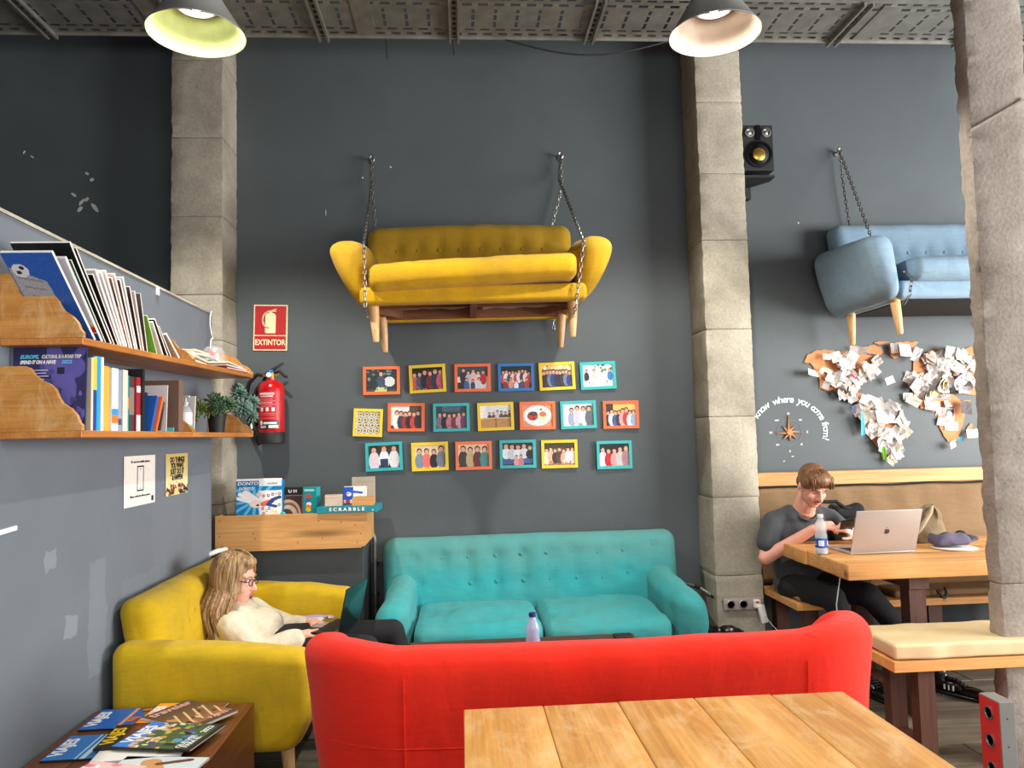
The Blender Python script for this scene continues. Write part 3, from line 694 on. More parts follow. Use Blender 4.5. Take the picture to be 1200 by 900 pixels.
# wall bench
t = empty('wall_bench', (2.9, 4.7, 0), label='pine wall bench with a tan padded backrest below the cork map', cat='bench')
mk('seat_board', rbox(-1.04, 1.3, -.44, .15, .395, .435, .004), M['rtable'], t)
mk('back_board', rbox(-1.04, 1.3, .17, .2, .45, 1.133, .003), M['crate'], t)
mk('top_trim', rbox(-1.04, 1.3, .14, .20, 1.05, 1.135, .004), M['crate'], t)
def fpad(x, y, z): 
    k = (z-.46)/.58; fr = 1 if y < .1 else 0
    pl = -.012*abs(math.sin((x*.9+z*.25)*16))*math.exp(-((z-.95)/.13)**2)*fr*(1 if x < .1 else .4)
    return (x, y+.05*k-pl+nz(x, 0, z, 3)*.012*fr, z+nz(x, 0, 0, 4)*.006*k)
mk('back_pad', rbox(-1.035, 1.3, .06, .15, .46, 1.035, .03, (70, 3, 16), 3, fpad), M['tan'], t, smooth=True)
mk('piping', tube([(-1.03+.06*i, .135+.01*0, 1.043+nz(-1.03+.06*i, 0, 0, 4)*.008) for i in range(39)], .006, 6), M['dkcloth'], t)
for x in (-.93, -.2, .62): mk('leg', box(x-.04, x+.04, -.38, -.3, 0, .395), M['brown'], t); mk('leg', box(x-.04, x+.04, .02, .10, 0, .395), M['brown'], t)
tag(mk('seat_pad', rbox(1.885, 2.14, 4.3, 4.68, .436, .47, .015, (6, 6, 2), 3, lambda x, y, z: (x, y, z+(.012*math.sin((x-1.885)*12) if z > .45 else 0))), M['tan'], smooth=True), 'small brown seat pad at the left end of the wall bench beside the middle pillar', 'cushion')
tag(mk('seat_pad', rbox(2.45, 3.7, 4.3, 4.7, .436, .475, .018, (20, 6, 2), 3), M['tan'], smooth=True), 'long tan seat pad on the wall bench right of the man', 'cushion')
mk_b = empty('strap_buckle', (2.72, 4.28, .44), label='black strap hanging over the front of the long tan seat pad', cat='strap')
mk('strap', tube([(-.03, .0, .04), (-.02, -.01, .02), (.0, -.015, -.01), (.02, -.01, .02), (.03, .02, .045)], .008, 6), M['black'], mk_b); mk('buckle', rbox(-.015, .015, -.02, 0, -.03, .005, .003), M['black'], mk_b)

# ------------------------------------------------------------------ framed photographs on the back wall
SK = (214, 160, 130); DK = (28, 24, 24)
def crowd(cv, n, y, h, cols, x0=.08, x1=.92, seed=0, jit=.04, legs=None, skin=SK):
    q = random.Random(seed)
    for i in range(n): cv.pers(x0+(x1-x0)*i/max(1, n-1), y+q.uniform(-jit, jit), h*q.uniform(.92, 1.06), cols[i % len(cols)], skin, q.choice([(30, 22, 20), (60, 40, 26), (20, 18, 20)]), legs=legs)
    return cv
def P(bg=DK): return Cv(40, 30, bg)
def ph_bar(): 
    c = P((38, 44, 44)).blotch(10, [(170, 200, 190), (120, 140, 130), (90, 110, 100)], 0, .5, 1, 1, .08, 3).rect(0, 0, 1, .12, (60, 70, 60)).ell(.75, .45, .18, .22, (200, 205, 205)); c.pers(.48, .12, .78, (60, 70, 96)); return c.rect(.33, 0, .66, .2, (190, 200, 120)).blotch(8, [(40, 60, 50), (220, 224, 200)], .3, 0, .8, .2, .04, 5)
def ph_dance(): return crowd(P((16, 16, 20)), 6, .05, .8, [(190, 90, 90), (70, 84, 110), (40, 30, 40), (110, 40, 50), (40, 50, 70), (200, 90, 110)], seed=4).blotch(8, [(190, 130, 110), (120, 50, 50)], .1, 0, .9, .25, .05, 7)
def ph_group(): return crowd(crowd(P((40, 70, 84)).rect(0, .0, 1, .55, (214, 214, 214)).rect(0, 0, .4, .3, (30, 34, 40)), 5, .2, .65, [(60, 30, 40), (170, 190, 210), (230, 180, 180), (224, 200, 190), (190, 20, 30)], .2, .84, 2), 3, -.02, .5, [(50, 100, 150), (40, 60, 80), (200, 210, 220)], .3, .7, 8)
def ph_crowdb(): return crowd(crowd(P((14, 16, 22)), 9, .25, .55, [(200, 60, 60), (225, 225, 230), (90, 60, 70), (230, 200, 200)], seed=11), 5, -.05, .5, [(150, 30, 40), (210, 150, 130), (230, 230, 235), (60, 80, 120), (180, 60, 60)], .15, .85, 3)
def ph_party(): return crowd(P((226, 196, 140)).rect(0, 0, 1, .12, (60, 44, 30)).blotch(8, [(250, 236, 200), (180, 120, 60)], 0, .75, 1, 1, .08, 5), 9, .05, .72, [(40, 40, 50), (60, 50, 48), (110, 120, 140), (40, 60, 130), (36, 44, 80)], seed=21)
def ph_table(): return crowd(P((214, 222, 224)).blotch(18, [(60, 110, 70), (90, 140, 100), (230, 236, 236)], .4, .55, 1, 1, .07, 8), 4, .25, .5, [(40, 44, 50), (230, 190, 190), (226, 226, 230), (50, 120, 190)], .12, .9, 5).ell(.5, .18, .46, .17, (232, 232, 228)).blotch(12, [(180, 120, 90), (90, 140, 110), (240, 240, 240)], .2, .08, .8, .28, .04, 4)
def ph_bowls():
    c = Cv(34, 30, (214, 210, 200))
    for j in range(4):
        for i in range(4): x, y = .12+.25*i+(.06 if j % 2 else 0), .14+.24*j; c.ell(x, y, .13, .12, (70, 60, 50)); c.ell(x, y, .105, .095, (236, 232, 222)); c.ell(x, y, .075, .065, (176, 148, 40)); c.ell(x+.02, y, .03, .03, (110, 90, 30))
    return c
def ph_cooks(): return crowd(P((226, 224, 218)).rect(.6, .5, 1, 1, (90, 70, 60)).rect(0, 0, 1, .15, (80, 50, 40)), 6, 0, .75, [(236, 236, 236), (60, 60, 66), (150, 50, 50), (40, 36, 40), (190, 60, 60), (50, 44, 46)], .2, .88, 17)
def ph_stage(): return crowd(P((34, 56, 66)).rect(.2, .75, .8, 1, (70, 90, 110)), 6, .02, .7, [(130, 100, 120), (20, 20, 26), (190, 110, 130), (110, 50, 60), (210, 140, 150), (90, 60, 90)], .12, .9, 29).blotch(6, [(150, 60, 70), (90, 40, 60)], .1, 0, .9, .15, .05, 2)
def ph_bench(): return crowd(P((224, 226, 226)).rect(0, .45, .2, 1, (236, 238, 240)), 6, .3, .45, [(60, 60, 66), (120, 60, 50), (200, 200, 204), (90, 80, 80)], .3, .95, 31).rect(0, 0, 1, .42, (190, 140, 84)).rect(0, .4, 1, .45, (224, 186, 130)).rect(.48, 0, .52, .42, (150, 104, 60))
def ph_plate(): return P((208, 140, 92)).ell(.5, .5, .46, .46, (224, 232, 240)).ell(.5, .5, .38, .37, (240, 244, 248)).ell(.34, .48, .18, .2, (180, 56, 28)).ell(.36, .58, .14, .1, (60, 50, 30)).ell(.68, .42, .14, .22, (240, 226, 170)).ell(.68, .56, .12, .12, (226, 110, 40)).ell(.62, .76, .05, .05, (90, 150, 60)).blotch(6, [(210, 70, 30), (140, 30, 20)], .22, .35, .46, .6, .05, 3)
def ph_guys(): return crowd(P((226, 224, 226)).rect(.75, 0, 1, .9, (120, 130, 110)), 4, .02, .82, [(150, 160, 190), (196, 190, 220), (220, 216, 236), (90, 100, 110)], .28, .86, 37).rect(.5, 0, .62, .12, (70, 200, 90))
def ph_orange(): return crowd(P((236, 190, 100)).rect(0, .6, .25, 1, (60, 50, 40)), 8, .0, .72, [(40, 40, 44), (230, 220, 220), (60, 90, 140), (50, 44, 50), (220, 160, 160), (190, 60, 60), (230, 230, 236), (150, 170, 200)], seed=41)
def ph_three(): return crowd(P((46, 44, 46)), 3, -.05, 1.0, [(222, 206, 214), (228, 236, 240), (222, 222, 226)], .18, .82, 43).rect(.38, .0, .62, .4, (40, 60, 90)).ell(.5, .98, .12, .07, (170, 50, 40))
def ph_four(): return crowd(P((226, 200, 164)), 4, -.02, .88, [(120, 140, 160), (226, 110, 100), (30, 30, 34), (120, 126, 136)], .16, .86, 47)
def ph_women(): return crowd(P((214, 186, 150)).rect(0, 0, 1, .1, (110, 60, 50)), 4, -.02, .88, [(40, 40, 36), (190, 160, 110), (90, 24, 34), (60, 130, 120)], .16, .86, 53)
def ph_team(): return crowd(crowd(P((24, 26, 30)), 5, .08, .85, [(226, 228, 232), (200, 206, 214), (232, 232, 236), (210, 214, 222), (30, 30, 36)], .12, .9, 59, legs=(60, 90, 140)), 2, -.05, .5, [(226, 160, 160), (200, 120, 130)], .45, .6, 61)
def ph_dinner(): return crowd(P((140, 110, 70)).rect(0, .75, 1, 1, (60, 56, 40)), 7, .1, .66, [(236, 226, 216), (226, 180, 150), (60, 50, 44), (90, 60, 50), (230, 170, 140), (240, 236, 230)], seed=67, skin=(230, 180, 150)).blotch(8, [(240, 230, 220), (210, 110, 90), (230, 200, 160)], .1, 0, .9, .25, .06, 6)
def ph_night(): return crowd(P((18, 18, 22)), 5, -.02, .86, [(224, 220, 220), (190, 24, 34), (226, 150, 150), (190, 190, 186), (170, 120, 130)], .12, .9, 71)
FR = {'o': (238, 108, 52), 'y': (240, 204, 32), 'b': (30, 118, 190), 't': (44, 176, 176)}
fm = {k: plain('frame_'+n, FR[k], .4, var=.05) for k, n in (('o', 'orange'), ('y', 'yellow'), ('b', 'blue'), ('t', 'turquoise'))}
photos = [(-.503, 1.789, 'o', 0, ph_bar, 'orange frame, person in an apron behind a bar, top left corner of the photo wall'),
 (-.207, 1.796, 'y', -2, ph_dance, 'yellow frame, people dancing in the dark, second in the top row'),
 (.085, 1.796, 'o', 0, ph_group, 'orange frame, group with a person in a red dress, third in the top row'),
 (.368, 1.794, 'b', 0, ph_crowdb, 'blue frame, large crowd in the dark, only blue frame on the wall'),
 (.637, 1.796, 'y', -1.5, ph_party, 'yellow frame, dark-dressed party against a bright window, fifth in the top row'),
 (.908, 1.795, 't', -1.5, ph_table, 'turquoise frame, people around a white dining table, right end of the top row'),
 (-.593, 1.520, 'y', 3, ph_bowls, 'squarish yellow frame, rows of small bowls, left end of the middle row'),
 (-.348, 1.549, 'o', 1, ph_cooks, 'orange frame, people crowding round a kitchen table, second in the middle row'),
 (-.058, 1.542, 't', 0, ph_stage, 'turquoise frame, performers on a dim stage, third in the middle row'),
 (.229, 1.541, 'y', -1, ph_bench, 'yellow frame, people behind a wooden counter, centre of the middle row'),
 (.501, 1.541, 'o', 0, ph_plate, 'orange frame, plate of food, fifth in the middle row'),
 (.770, 1.540, 't', -1, ph_guys, 'turquoise frame, friends leaning together in bright light, sixth in the middle row'),
 (1.052, 1.534, 'o', 0, ph_orange, 'orange frame, people against a warm orange wall, right end of the middle row'),
 (-.493, 1.301, 't', -1.5, ph_three, 'turquoise frame, three people close up, left end of the bottom row'),
 (-.200, 1.294, 'y', -1, ph_four, 'yellow frame, four friends with one in a coral shirt, second in the bottom row'),
 (.080, 1.292, 'o', 0, ph_women, 'orange frame, four women indoors, third in the bottom row'),
 (.367, 1.295, 't', 0, ph_team, 'turquoise frame, team in white shirts with two crouching, fourth in the bottom row'),
 (.639, 1.288, 'y', 0, ph_dinner, 'yellow frame, guests at a crowded dinner, fifth in the bottom row'),
 (.998, 1.273, 't', 0, ph_night, 'turquoise frame, night group with a person in a red shirt, bottom right corner')]
for x, z, k, a, fn, lb in photos:
    t = empty('framed_photo', (x, YW-.004, z), label=lb, cat='picture frame', group='framed photos on the back wall')
    t.rotation_euler = (R(random.uniform(-2, -.5)), R(a), R(random.uniform(-3, 3)))
    wd, ht, b = (.235, .182, .019) if fn is not ph_bowls else (.185, .178, .017)
    pr = join(box(-wd/2, wd/2, -.016, -.003, ht/2-b, ht/2), box(-wd/2, wd/2, -.016, -.003, -ht/2, -ht/2+b), box(-wd/2, -wd/2+b, -.016, -.003, -ht/2+b, ht/2-b), box(wd/2-b, wd/2, -.016, -.003, -ht/2+b, ht/2-b))
    f = mk('frame', pr, fm[k], t)
    mk('backing', box(-wd/2+.004, wd/2-.004, -.006, -.002, -ht/2+.004, ht/2-.004), M['black'], t)
    card('photograph', fn().noise(26, int(abs(x)*100)), wd-2*b+.002, ht-2*b+.002, t, (0, -.008, 0))

# ------------------------------------------------------------------ fire sign and extinguisher
t = empty('fire_sign', (-1.206, YW-.006, 2.145), label='red and cream EXTINTOR sign on the wall above the fire extinguisher', cat='sign'); t.rotation_euler = (0, R(1.5), 0)
mk('panel', rbox(-.107, .107, -.003, .003, -.148, .148, .002), M['signcream'], t)
mk('picture_field', box(-.099, .099, -.0045, -.003, -.048, .140), M['signred'], t); mk('word_field', box(-.099, .099, -.0045, -.003, -.140, -.054), M['signred'], t)
ext = [(-.030, -.036), (.030, -.036), (.033, -.03), (.033, .078), (.026, .09), (.010, .096), (.010, .104), (-.010, .104), (-.010, .096), (-.026, .09), (-.033, .078), (-.033, -.03)]
mk('pictogram', join(prism(ext, -.0058, -.0045), box(-.018, .036, -.0058, -.0045, .104, .110), prism([(-.006, .108), (.034, .124), (.036, .119), (0, .104)], -.0058, -.0045),
    prism([(-.008+ -.045*math.sin(a)*1.0, .108-.055*(1-math.cos(a))*1.05) for a in [PI*k/12 for k in range(13)]]+[(-.008-.039*math.sin(a), .103-.049*(1-math.cos(a))*1.05) for a in [PI*k/12 for k in range(12, -1, -1)]], -.0058, -.0045)), M['signcream'], t).rotation_euler = (0, 0, 0)
text('EXTINTOR', .050, M['signcream'], t, (0, -.0052, -.097), bold=.0012, sx=.78)
t = empty('fire_extinguisher', (-1.176, 4.885, 1.415), label='red fire extinguisher with black base hung on the wall beside the shelves', cat='fire extinguisher')
mk('cylinder', lathe([(0, .0), (.072, 0), (.079, .012), (.079, .325), (.074, .35), (.055, .372), (.024, .384), (.024, .395), (0, .395)], 40), M['redp'], t, smooth=True, ang=40)
mk('base_skirt', lathe([(.070, -.012), (.0805, -.008), (.0815, .055), (.0795, .058), (.0795, 0)], 40), M['black'], t, smooth=True, ang=40)
mk('valve', join(lathe([(0, .39), (.018, .39), (.018, .43), (.012, .44), (0, .44)], 14), box(-.05, .05, -.01, .01, .405, .42)), M['brass'], t)
mk('pressure_gauge', xf(lathe([(0, 0), (.016, 0), (.016, .012), (0, .012)], 16), T(-.01, -.018, .415, PI/2)), M['white'], t)
mk('safety_pin', box(-.012, .012, -.02, .0, .425, .447), colm((40, 120, 190)), t)
mk('handle', join(tube([(-.055, 0, .405), (-.03, 0, .425), (.02, 0, .455), (.075, 0, .49)], [.006, .009, .010, .006], 8), tube([(-.01, 0, .42), (.05, -.0, .44), (.085, -.0, .405), (.10, 0, .40)], [.008, .010, .009, .006], 8)), M['black'], t, smooth=True)
mk('hose', tube([(-.02, 0, .41), (-.09, .01, .42), (-.145, .03, .37), (-.165, .04, .28), (-.155, .05, .16), (-.12, .05, .05), (-.085, .05, -.02)], .012, 10), M['black'], t, smooth=True)
mk('hose_loop', tube([(-.04, .02, .40), (-.10, .03, .33), (-.13, .05, .22), (-.10, .06, .10)], .010, 8), M['black'], t, smooth=True)
mk('wall_bracket', box(-.02, .02, .07, .115, .2, .36), M['black'], t)
lb = Cv(36, 40, (186, 20, 28)).rect(.05, .90, .75, .95, (236, 214, 214)).rect(.1, .84, .7, .87, (220, 190, 190))
for i in range(5): lb.rect(.12, .77-.045*i, .8 if i % 2 else .66, .785-.045*i, (214, 150, 150))
for x in (.2, .45, .7): lb.rect(x-.06, .46, x+.06, .56, (230, 226, 224))
for i in range(4): lb.rect(.12, .40-.04*i, .78, .41-.04*i, (200, 120, 120))
lb.rect(.05, .0, .95, .23, (26, 24, 26)).ell(.16, .16, .07, .06, (226, 226, 226)).rect(.28, .12, .85, .19, (214, 214, 214)).rect(.5, .02, .92, .1, (226, 224, 216)).rect(.12, .03, .4, .09, (180, 180, 180))
card('label', lb.noise(14, 3), .145, .235, t, (0, 0, .195), bend=.0798)

# ------------------------------------------------------------------ speaker, sockets, pipe
t = empty('loudspeaker', (1.955, 4.84, 3.08), label='black two-way loudspeaker on a wall bracket beside the middle pillar', cat='speaker')
mk('cabinet', rbox(-.10, .10, -.11, .12, 0, .30, .006), M['black'], t)
mk('woofer_ring', xf(lathe([(.088, 0), (.088, .012), (.074, .014), (.070, .0)], 32), T(0, -.11, .105, PI/2)), M['blackg'], t, smooth=True, ang=40)
mk('woofer_cone', xf(lathe([(.074, .006), (.045, -.02), (.0, -.02)], 32), T(0, -.112, .105, PI/2)), M['black'], t, smooth=True)
mk('woofer_dome', xf(ellip((0, 0, -.008), (.055, .055, .022)), T(0, -.112, .105, PI/2)), M['brass'], t, smooth=True)
for x in (-.055, .055): tw = mk('tweeter', xf(lathe([(.030, 0), (.032, .008), (.024, .009), (.016, .0), (.008, .006), (0, .007)], 24), T(x, -.11, .25, PI/2)), M['steel'], t, smooth=True, ang=40)
mk('centre_bar', box(-.015, .015, -.118, -.108, .2, .298), M['blackg'], t)
mk('mount_post', box(-.02, .02, -.03, .05, -.03, 0), M['black'], t)
mk('bracket_plate', prism([(-.10, -.11), (.10, -.11), (.10, -.02), (.0, .12), (-.1, .12)], -.045, -.03, 'z'), M['black'], t)
mk('wall_plate', box(-.08, .02, .10, .155, -.12, -.04), M['black'], t)
t = empty('power_outlet', (1.703, 4.694, .352), label='grey triple wall socket strip on the middle pillar', cat='outlet'); t.rotation_euler = (0, R(0), 0)
mk('faceplate', rbox(-.122, .122, -.018, 0, -.036, .036, .006), M['alu'], t, smooth=True, ang=40)
for x in (-.078, 0.0, .078):
    s = mk('socket', xf(lathe([(.026, .0), (.026, .004), (.021, .005), (.019, -.006), (0, -.006)], 24), T(x, -.018, 0, PI/2)), M['steel'], t, smooth=True, ang=40)
    tag(mk('pin_holes', join(*[xf(lathe([(0, 0), (.004, 0), (.004, .002), (0, .002)], 8), T(x+d, -.0145, 0, PI/2)) for d in (-.009, .009)]), M['black'], s), kind='stuff')
t = empty('phone_charger', (1.782, 4.676, .33), label='white phone charger plugged into the right socket with its cable', cat='charger')
mk('plug', rbox(-.02, .02, -.03, 0, .0, .05, .006), M['white'], t); mk('indicator', box(-.012, .012, -.0315, -.03, .03, .042), colm((230, 60, 40)), t)
mk('adapter', xf(rbox(-.021, .021, -.028, .0, -.09, .02, .005), T(.022, -.012, -.0, 0, R(-12), 0)), M['white'], t, smooth=True, ang=40)
mk('cable', tube([(.03, -.03, -.03), (.06, -.1, -.09), (.12, -.2, -.17), (.2, -.35, -.24), (.3, -.6, -.325)], .0022, 6), M['white'], t)
tag(mk('charging_cable', tube([(1.97, 4.12, .765), (1.965, 3.96, .74), (1.955, 3.92, .68), (1.925, 3.93, .5), (1.945, 3.95, .3), (1.94, 3.96, .1), (1.9, 4.0, .006), (1.86, 4.2, .006)], .003, 6), M['white'], smooth=True), 'white charging cable hanging down from the left end of the thick table', 'cable')
t = empty('conduit_stub', (1.50, 4.78, .40), label='grey cable conduit running into the socket strip from behind the turquoise sofa', cat='pipe')
mk('pipe', tube([(-.13, .17, .05), (.0, .1, .02), (.04, -.0, -.01)], .009, 10), M['zinc'], t, smooth=True); mk('cable', tube([(.04, 0, -.01), (.06, -.05, -.03), (.085, -.075, -.035)], .007, 8), M['black'], t); mk('coupling', tube([(-.03, .115, .028), (.005, .095, .018)], .012, 10), M['black'], t)
t = empty('metal_pipe', (-.555, 4.95, .45), label='grey metal conduit bending down the wall between the pine crate and the turquoise sofa', cat='pipe')
mk('pipe', tube([(-.07, .0, .375), (-.03, 0, .375), (-.008, 0, .362), (0, 0, .33), (0, 0, .0), (0, 0, -.44)], .0125, 12), M['zinc'], t, smooth=True)
mk('clamp', box(-.02, .02, -.005, .05, .17, .185), M['black'], t); mk('clamp', box(-.02, .02, -.005, .05, -.02, -.005), M['black'], t)

# ------------------------------------------------------------------ plinth, crate shelf and board games
struct('wall_plinth', rbox(-1.415, -.585, 4.62, YW, 0, .795, .004), M['plinth'])
t = empty('wooden_crate', (-.95, 4.55, .79), label='knotty pine box shelf standing on the dark plinth, board games on it', cat='crate')
mk('front_board', prism([(-.465, .006), (-.40, 0), (.36, .0), (.398, .03), (.398, .205), (-.465, .205)], 0, .018), M['crate'], t)
mk('side_board', box(.376, .394, .018, .37, .02, .205), M['crate'], t); mk('side_board', box(-.465, -.447, .018, .14, .006, .205), M['crate'], t)
mk('top_board', box(-.447, .38, .018, .43, .175, .193), M['crate'], t)
mk('bottom_board', box(-.447, .38, .018, .14, .005, .02), M['crate'], t)
tag(mk('nail_heads', join(*[xf(lathe([(0, 0), (.0035, 0), (.003, .0012), (0, .0012)], 8), T(x, -.0002, z, PI/2)) for x, z in ((-.44, .18), (-.44, .09), (-.43, .03), (-.25, .1), (-.24, .07), (.12, .16), (.14, .06), (.33, .13), (.36, .08), (0, .04), (.25, .15), (.34, .03))]), M['brown'], t), kind='stuff')
def gbox(name, x, y, w, d, h, cvf, side, label, rz=0, top=None):
    t = empty(name, (x, y, .985), R(rz), label=label, cat='board game')
    mk('carton', rbox(-w/2, w/2, 0, d, 0, h, .002), side, t)
    if cvf: card('cover_print', cvf, w-.002, h-.002, t, (0, -.0012, h/2))
    return t
c = Cv(50, 44, (0, 120, 180))
for i in range(14):
    a = i*.42; c.line(.42, .45, .42+math.cos(a)*1.2, .45+math.sin(a)*1.2, .035, (90, 180, 220))
c.rect(.5, 0, 1, .72, (236, 236, 234)).grad((0, 104, 165), (10, 120, 180), 0, .0)
c.line(.08, .62, .5, .36, .05, (240, 240, 240)).line(.05, .5, .5, .34, .05, (232, 236, 240)).line(.2, .66, .5, .4, .07, (236, 232, 230)).ell(.43, .34, .14, .11, (236, 214, 206)).ell(.47, .3, .03, .03, (30, 20, 40))
c.line(.6, .33, .7, .38, .07, (226, 110, 84)).line(.7, .32, .8, .44, .05, (36, 66, 140)).line(.78, .44, .95, .52, .045, (36, 66, 140)).line(.72, .3, .86, .26, .04, (36, 66, 140)).ell(.5, .6, .06, .06, (236, 190, 190))
for i, (x, y) in enumerate(((.6, .56), (.7, .57), (.8, .6), (.95, .62), (.58, .2), (.66, .14), (.6, .06), (.72, .2), (.78, .12), (.94, .3), (.86, .1), (.88, .62))): c.ell(x, y, .035, .045, [(170, 30, 70), (170, 30, 70), (60, 110, 180), (60, 110, 180), (170, 30, 70), (226, 160, 60), (170, 30, 70), (60, 110, 180), (236, 216, 150), (60, 150, 90), (226, 200, 130), (236, 180, 100)][i]); c.ell(x, y, .012, .018, (236, 236, 234))
c.rect(0, .84, .5, 1, (0, 110, 175)).rect(.5, .84, 1, 1, (214, 236, 240))
t = gbox('board_game', -1.18, 4.60, .262, .07, .205, c, colm((20, 120, 180)), 'large blue and white board game box with cartoon figures, left end of the pine box')
text('DONTO', .026, M['white'], t, (-.065, -.002, .188), shear=.2, bold=.0006, sx=1.2); text('DONTO', .022, M['white'], t, (-.075, -.002, .158), shear=.2, bold=.0006)
text('medical', .018, M['signred'], t, (.075, -.002, .188), shear=.3)
mk('lid_flap', xf(rbox(-.131, .131, -.001, .001, 0, .014, .0008), T(0, .0, .203, R(-18))), M['paper'], t)
c = Cv(40, 40, (20, 18, 20)).rect(.12, .0, .82, .72, (130, 96, 84)).rect(.15, .0, .79, .69, (64, 40, 38)).ell(.25, .0, .5, .55, (196, 168, 142)).ell(.25, -.02, .42, .46, (120, 88, 72)).ell(.25, -.04, .36, .38, (206, 184, 160)).ell(.2, -.1, .26, .3, (80, 60, 52))
t = gbox('board_game', -.99, 4.66, .15, .05, .155, c, M['black'], 'black board game box with a brown arch picture, beside the large blue box')
text('U M', .024, M['white'], t, (-.01, -.0025, .133), bold=.0006, sx=1.2)
c = Cv(24, 40, (20, 140, 150)).rect(.1, .85, .85, .94, (150, 214, 210)).ell(.4, .66, .22, .09, (214, 60, 70)).ell(.42, .56, .2, .06, (60, 120, 80)).ell(.38, .47, .2, .06, (60, 90, 190)).ell(.44, .38, .2, .07, (236, 236, 236)).ell(.4, .28, .2, .08, (236, 130, 40)).ell(.4, .17, .2, .08, (236, 190, 40))
t = gbox('board_game', -.89, 4.60, .085, .055, .158, c, colm((28, 150, 150)), 'narrow teal game box with a coloured pile picture, middle of the pine box', rz=-14)
t = empty('game_box', (-.665, 4.52, .995), R(-2), label='flat teal SCRABBLE box lying on the front edge of the pine box', cat='board game')
mk('carton', rbox(-.175, .175, .005, .22, 0, .036, .002), colm((18, 130, 145)), t); text('S C R A B B L E', .026, M['white'], t, (0, .003, .019), bold=.0010, sx=1.2)
mk('badge', box(.145, .152, .003, .005, .008, .016), M['white'], t)
# spread the letters with their own gaps by scaling
def carton(name, x, y, z, w, d, h, mat, label, rz=0, extra=None):
    t = empty(name, (x, y, z), R(rz), label=label, cat='box'); mk('carton', rbox(-w/2, w/2, 0, d, 0, h, .002), mat, t); return t
t = carton('cardboard_box', -.745, 4.56, 1.032, .10, .09, .062, plain('kraft_card', (196, 176, 156), .8), 'pale kraft cardboard box on the left of the flat teal game box', 8); mk('lid_seam', box(-.0505, .0505, -.001, .091, .048, .0495), M['rag'], t)
t = carton('cardboard_box', -.60, 4.76, .985, .135, .06, .20, plain('grey_card', (168, 154, 140), .8), 'tall grey-brown carton standing at the back right of the pine box'); mk('lid_seam', box(-.068, .068, -.001, .061, .17, .172), M['rag'], t)
t = empty('picture_game_box', (-.64, 4.675, 1.032), R(-6), label='open blue and white card-game packet leaning behind the small wooden box', cat='box')
mk('packet', xf(rbox(-.065, .065, 0, .03, 0, .105, .002), T(0, .0, 0, R(-8))), M['paper'], t)
card('packet_print', Cv(30, 24, (232, 230, 224)).rect(0, .2, .45, .95, (30, 80, 190)).ell(.25, .55, .12, .14, (236, 220, 190)).line(.3, .7, .85, .62, .07, (40, 90, 200)).ell(.2, .56, .03, .04, (20, 20, 30)).rect(.1, .0, .3, .2, (190, 60, 70)).ell(.75, .3, .2, .14, (214, 190, 150)), .125, .10, t, (0, -.010, .055), (R(-8), 0, 0))
t = empty('wooden_box', (-.575, 4.545, 1.032), R(3), label='small open wooden box on the right of the flat teal game box', cat='box')
w_, d_, h_ = .125, .10, .046
for nme, q in (('side', (-w_/2, w_/2, 0, .007, 0, h_)), ('side', (-w_/2, w_/2, d_-.007, d_, 0, h_)), ('side', (-w_/2, -w_/2+.007, .007, d_-.007, 0, h_)), ('side', (w_/2-.007, w_/2, .007, d_-.007, 0, h_)), ('base', (-w_/2+.007, w_/2-.007, .007, d_-.007, 0, .006))): mk(nme, box(*q), M['crate'], t)
t = empty('game_pieces', (-1.04, 4.565, .985), label='small turquoise and pink game pieces beside the large blue box', cat='toy')
mk('turquoise_piece', xf(rbox(-.014, .014, -.009, .009, 0, .022, .008), T(0, 0, 0.002, 0, R(20))), colm((20, 170, 180)), t, smooth=True); mk('pink_piece', rbox(.02, .034, -.006, .006, 0, .010, .003), colm((200, 60, 150)), t, smooth=True)
tag(mk('white_tube', tube([(-1.405, 4.40, .80), (-1.37, 4.47, .812), (-1.335, 4.50, .812)], .014, 10), M['white'], smooth=True), 'short white plastic tube at the partition corner behind the womans head', 'pipe')

# ------------------------------------------------------------------ wall shelves and what stands on them
XS = -1.155
def scroll(h):
    """wavy end panel in (x, z): tall at the wall, stepping down to the shelf edge"""
    w0 = XS-XP; pts = [(0, 0), (0, h)]
    for u, v in ((.30, 1.0), (.36, .97), (.42, .86), (.50, .78), (.60, .72), (.67, .64), (.71, .52), (.76, .42), (.86, .34), (.93, .24), (.97, .12), (1.0, .08), (1.0, 0)): pts.append((u*w0, v*h))
    return pts
def shelf(loc, tilt, label):
    t = empty('wall_shelf', loc, label=label, cat='shelf'); t.rotation_euler = (tilt, 0, 0)
    for a, b in ((0, .985), (.987, 1.95)): mk('board', rbox(0, XS-XP, a, b, -.022, 0, .003), M['shelf'], t)
    for y, h in ((0, .20), (.965, .14), (.99, .12), (1.93, .13)): mk('end_panel', prism(scroll(h), y, y+.018), M['bracket'], t)
    return t
shelf((XP+.001, 2.43, 1.752), R(1.25), 'upper honey-pine wall shelf with scrolled end panels on the grey partition')
shelf((XP+.001, 2.43, 1.466), 0, 'lower honey-pine wall shelf with scrolled end panels on the grey partition')
def zup(y): return 1.753+(y-2.43)*.0218
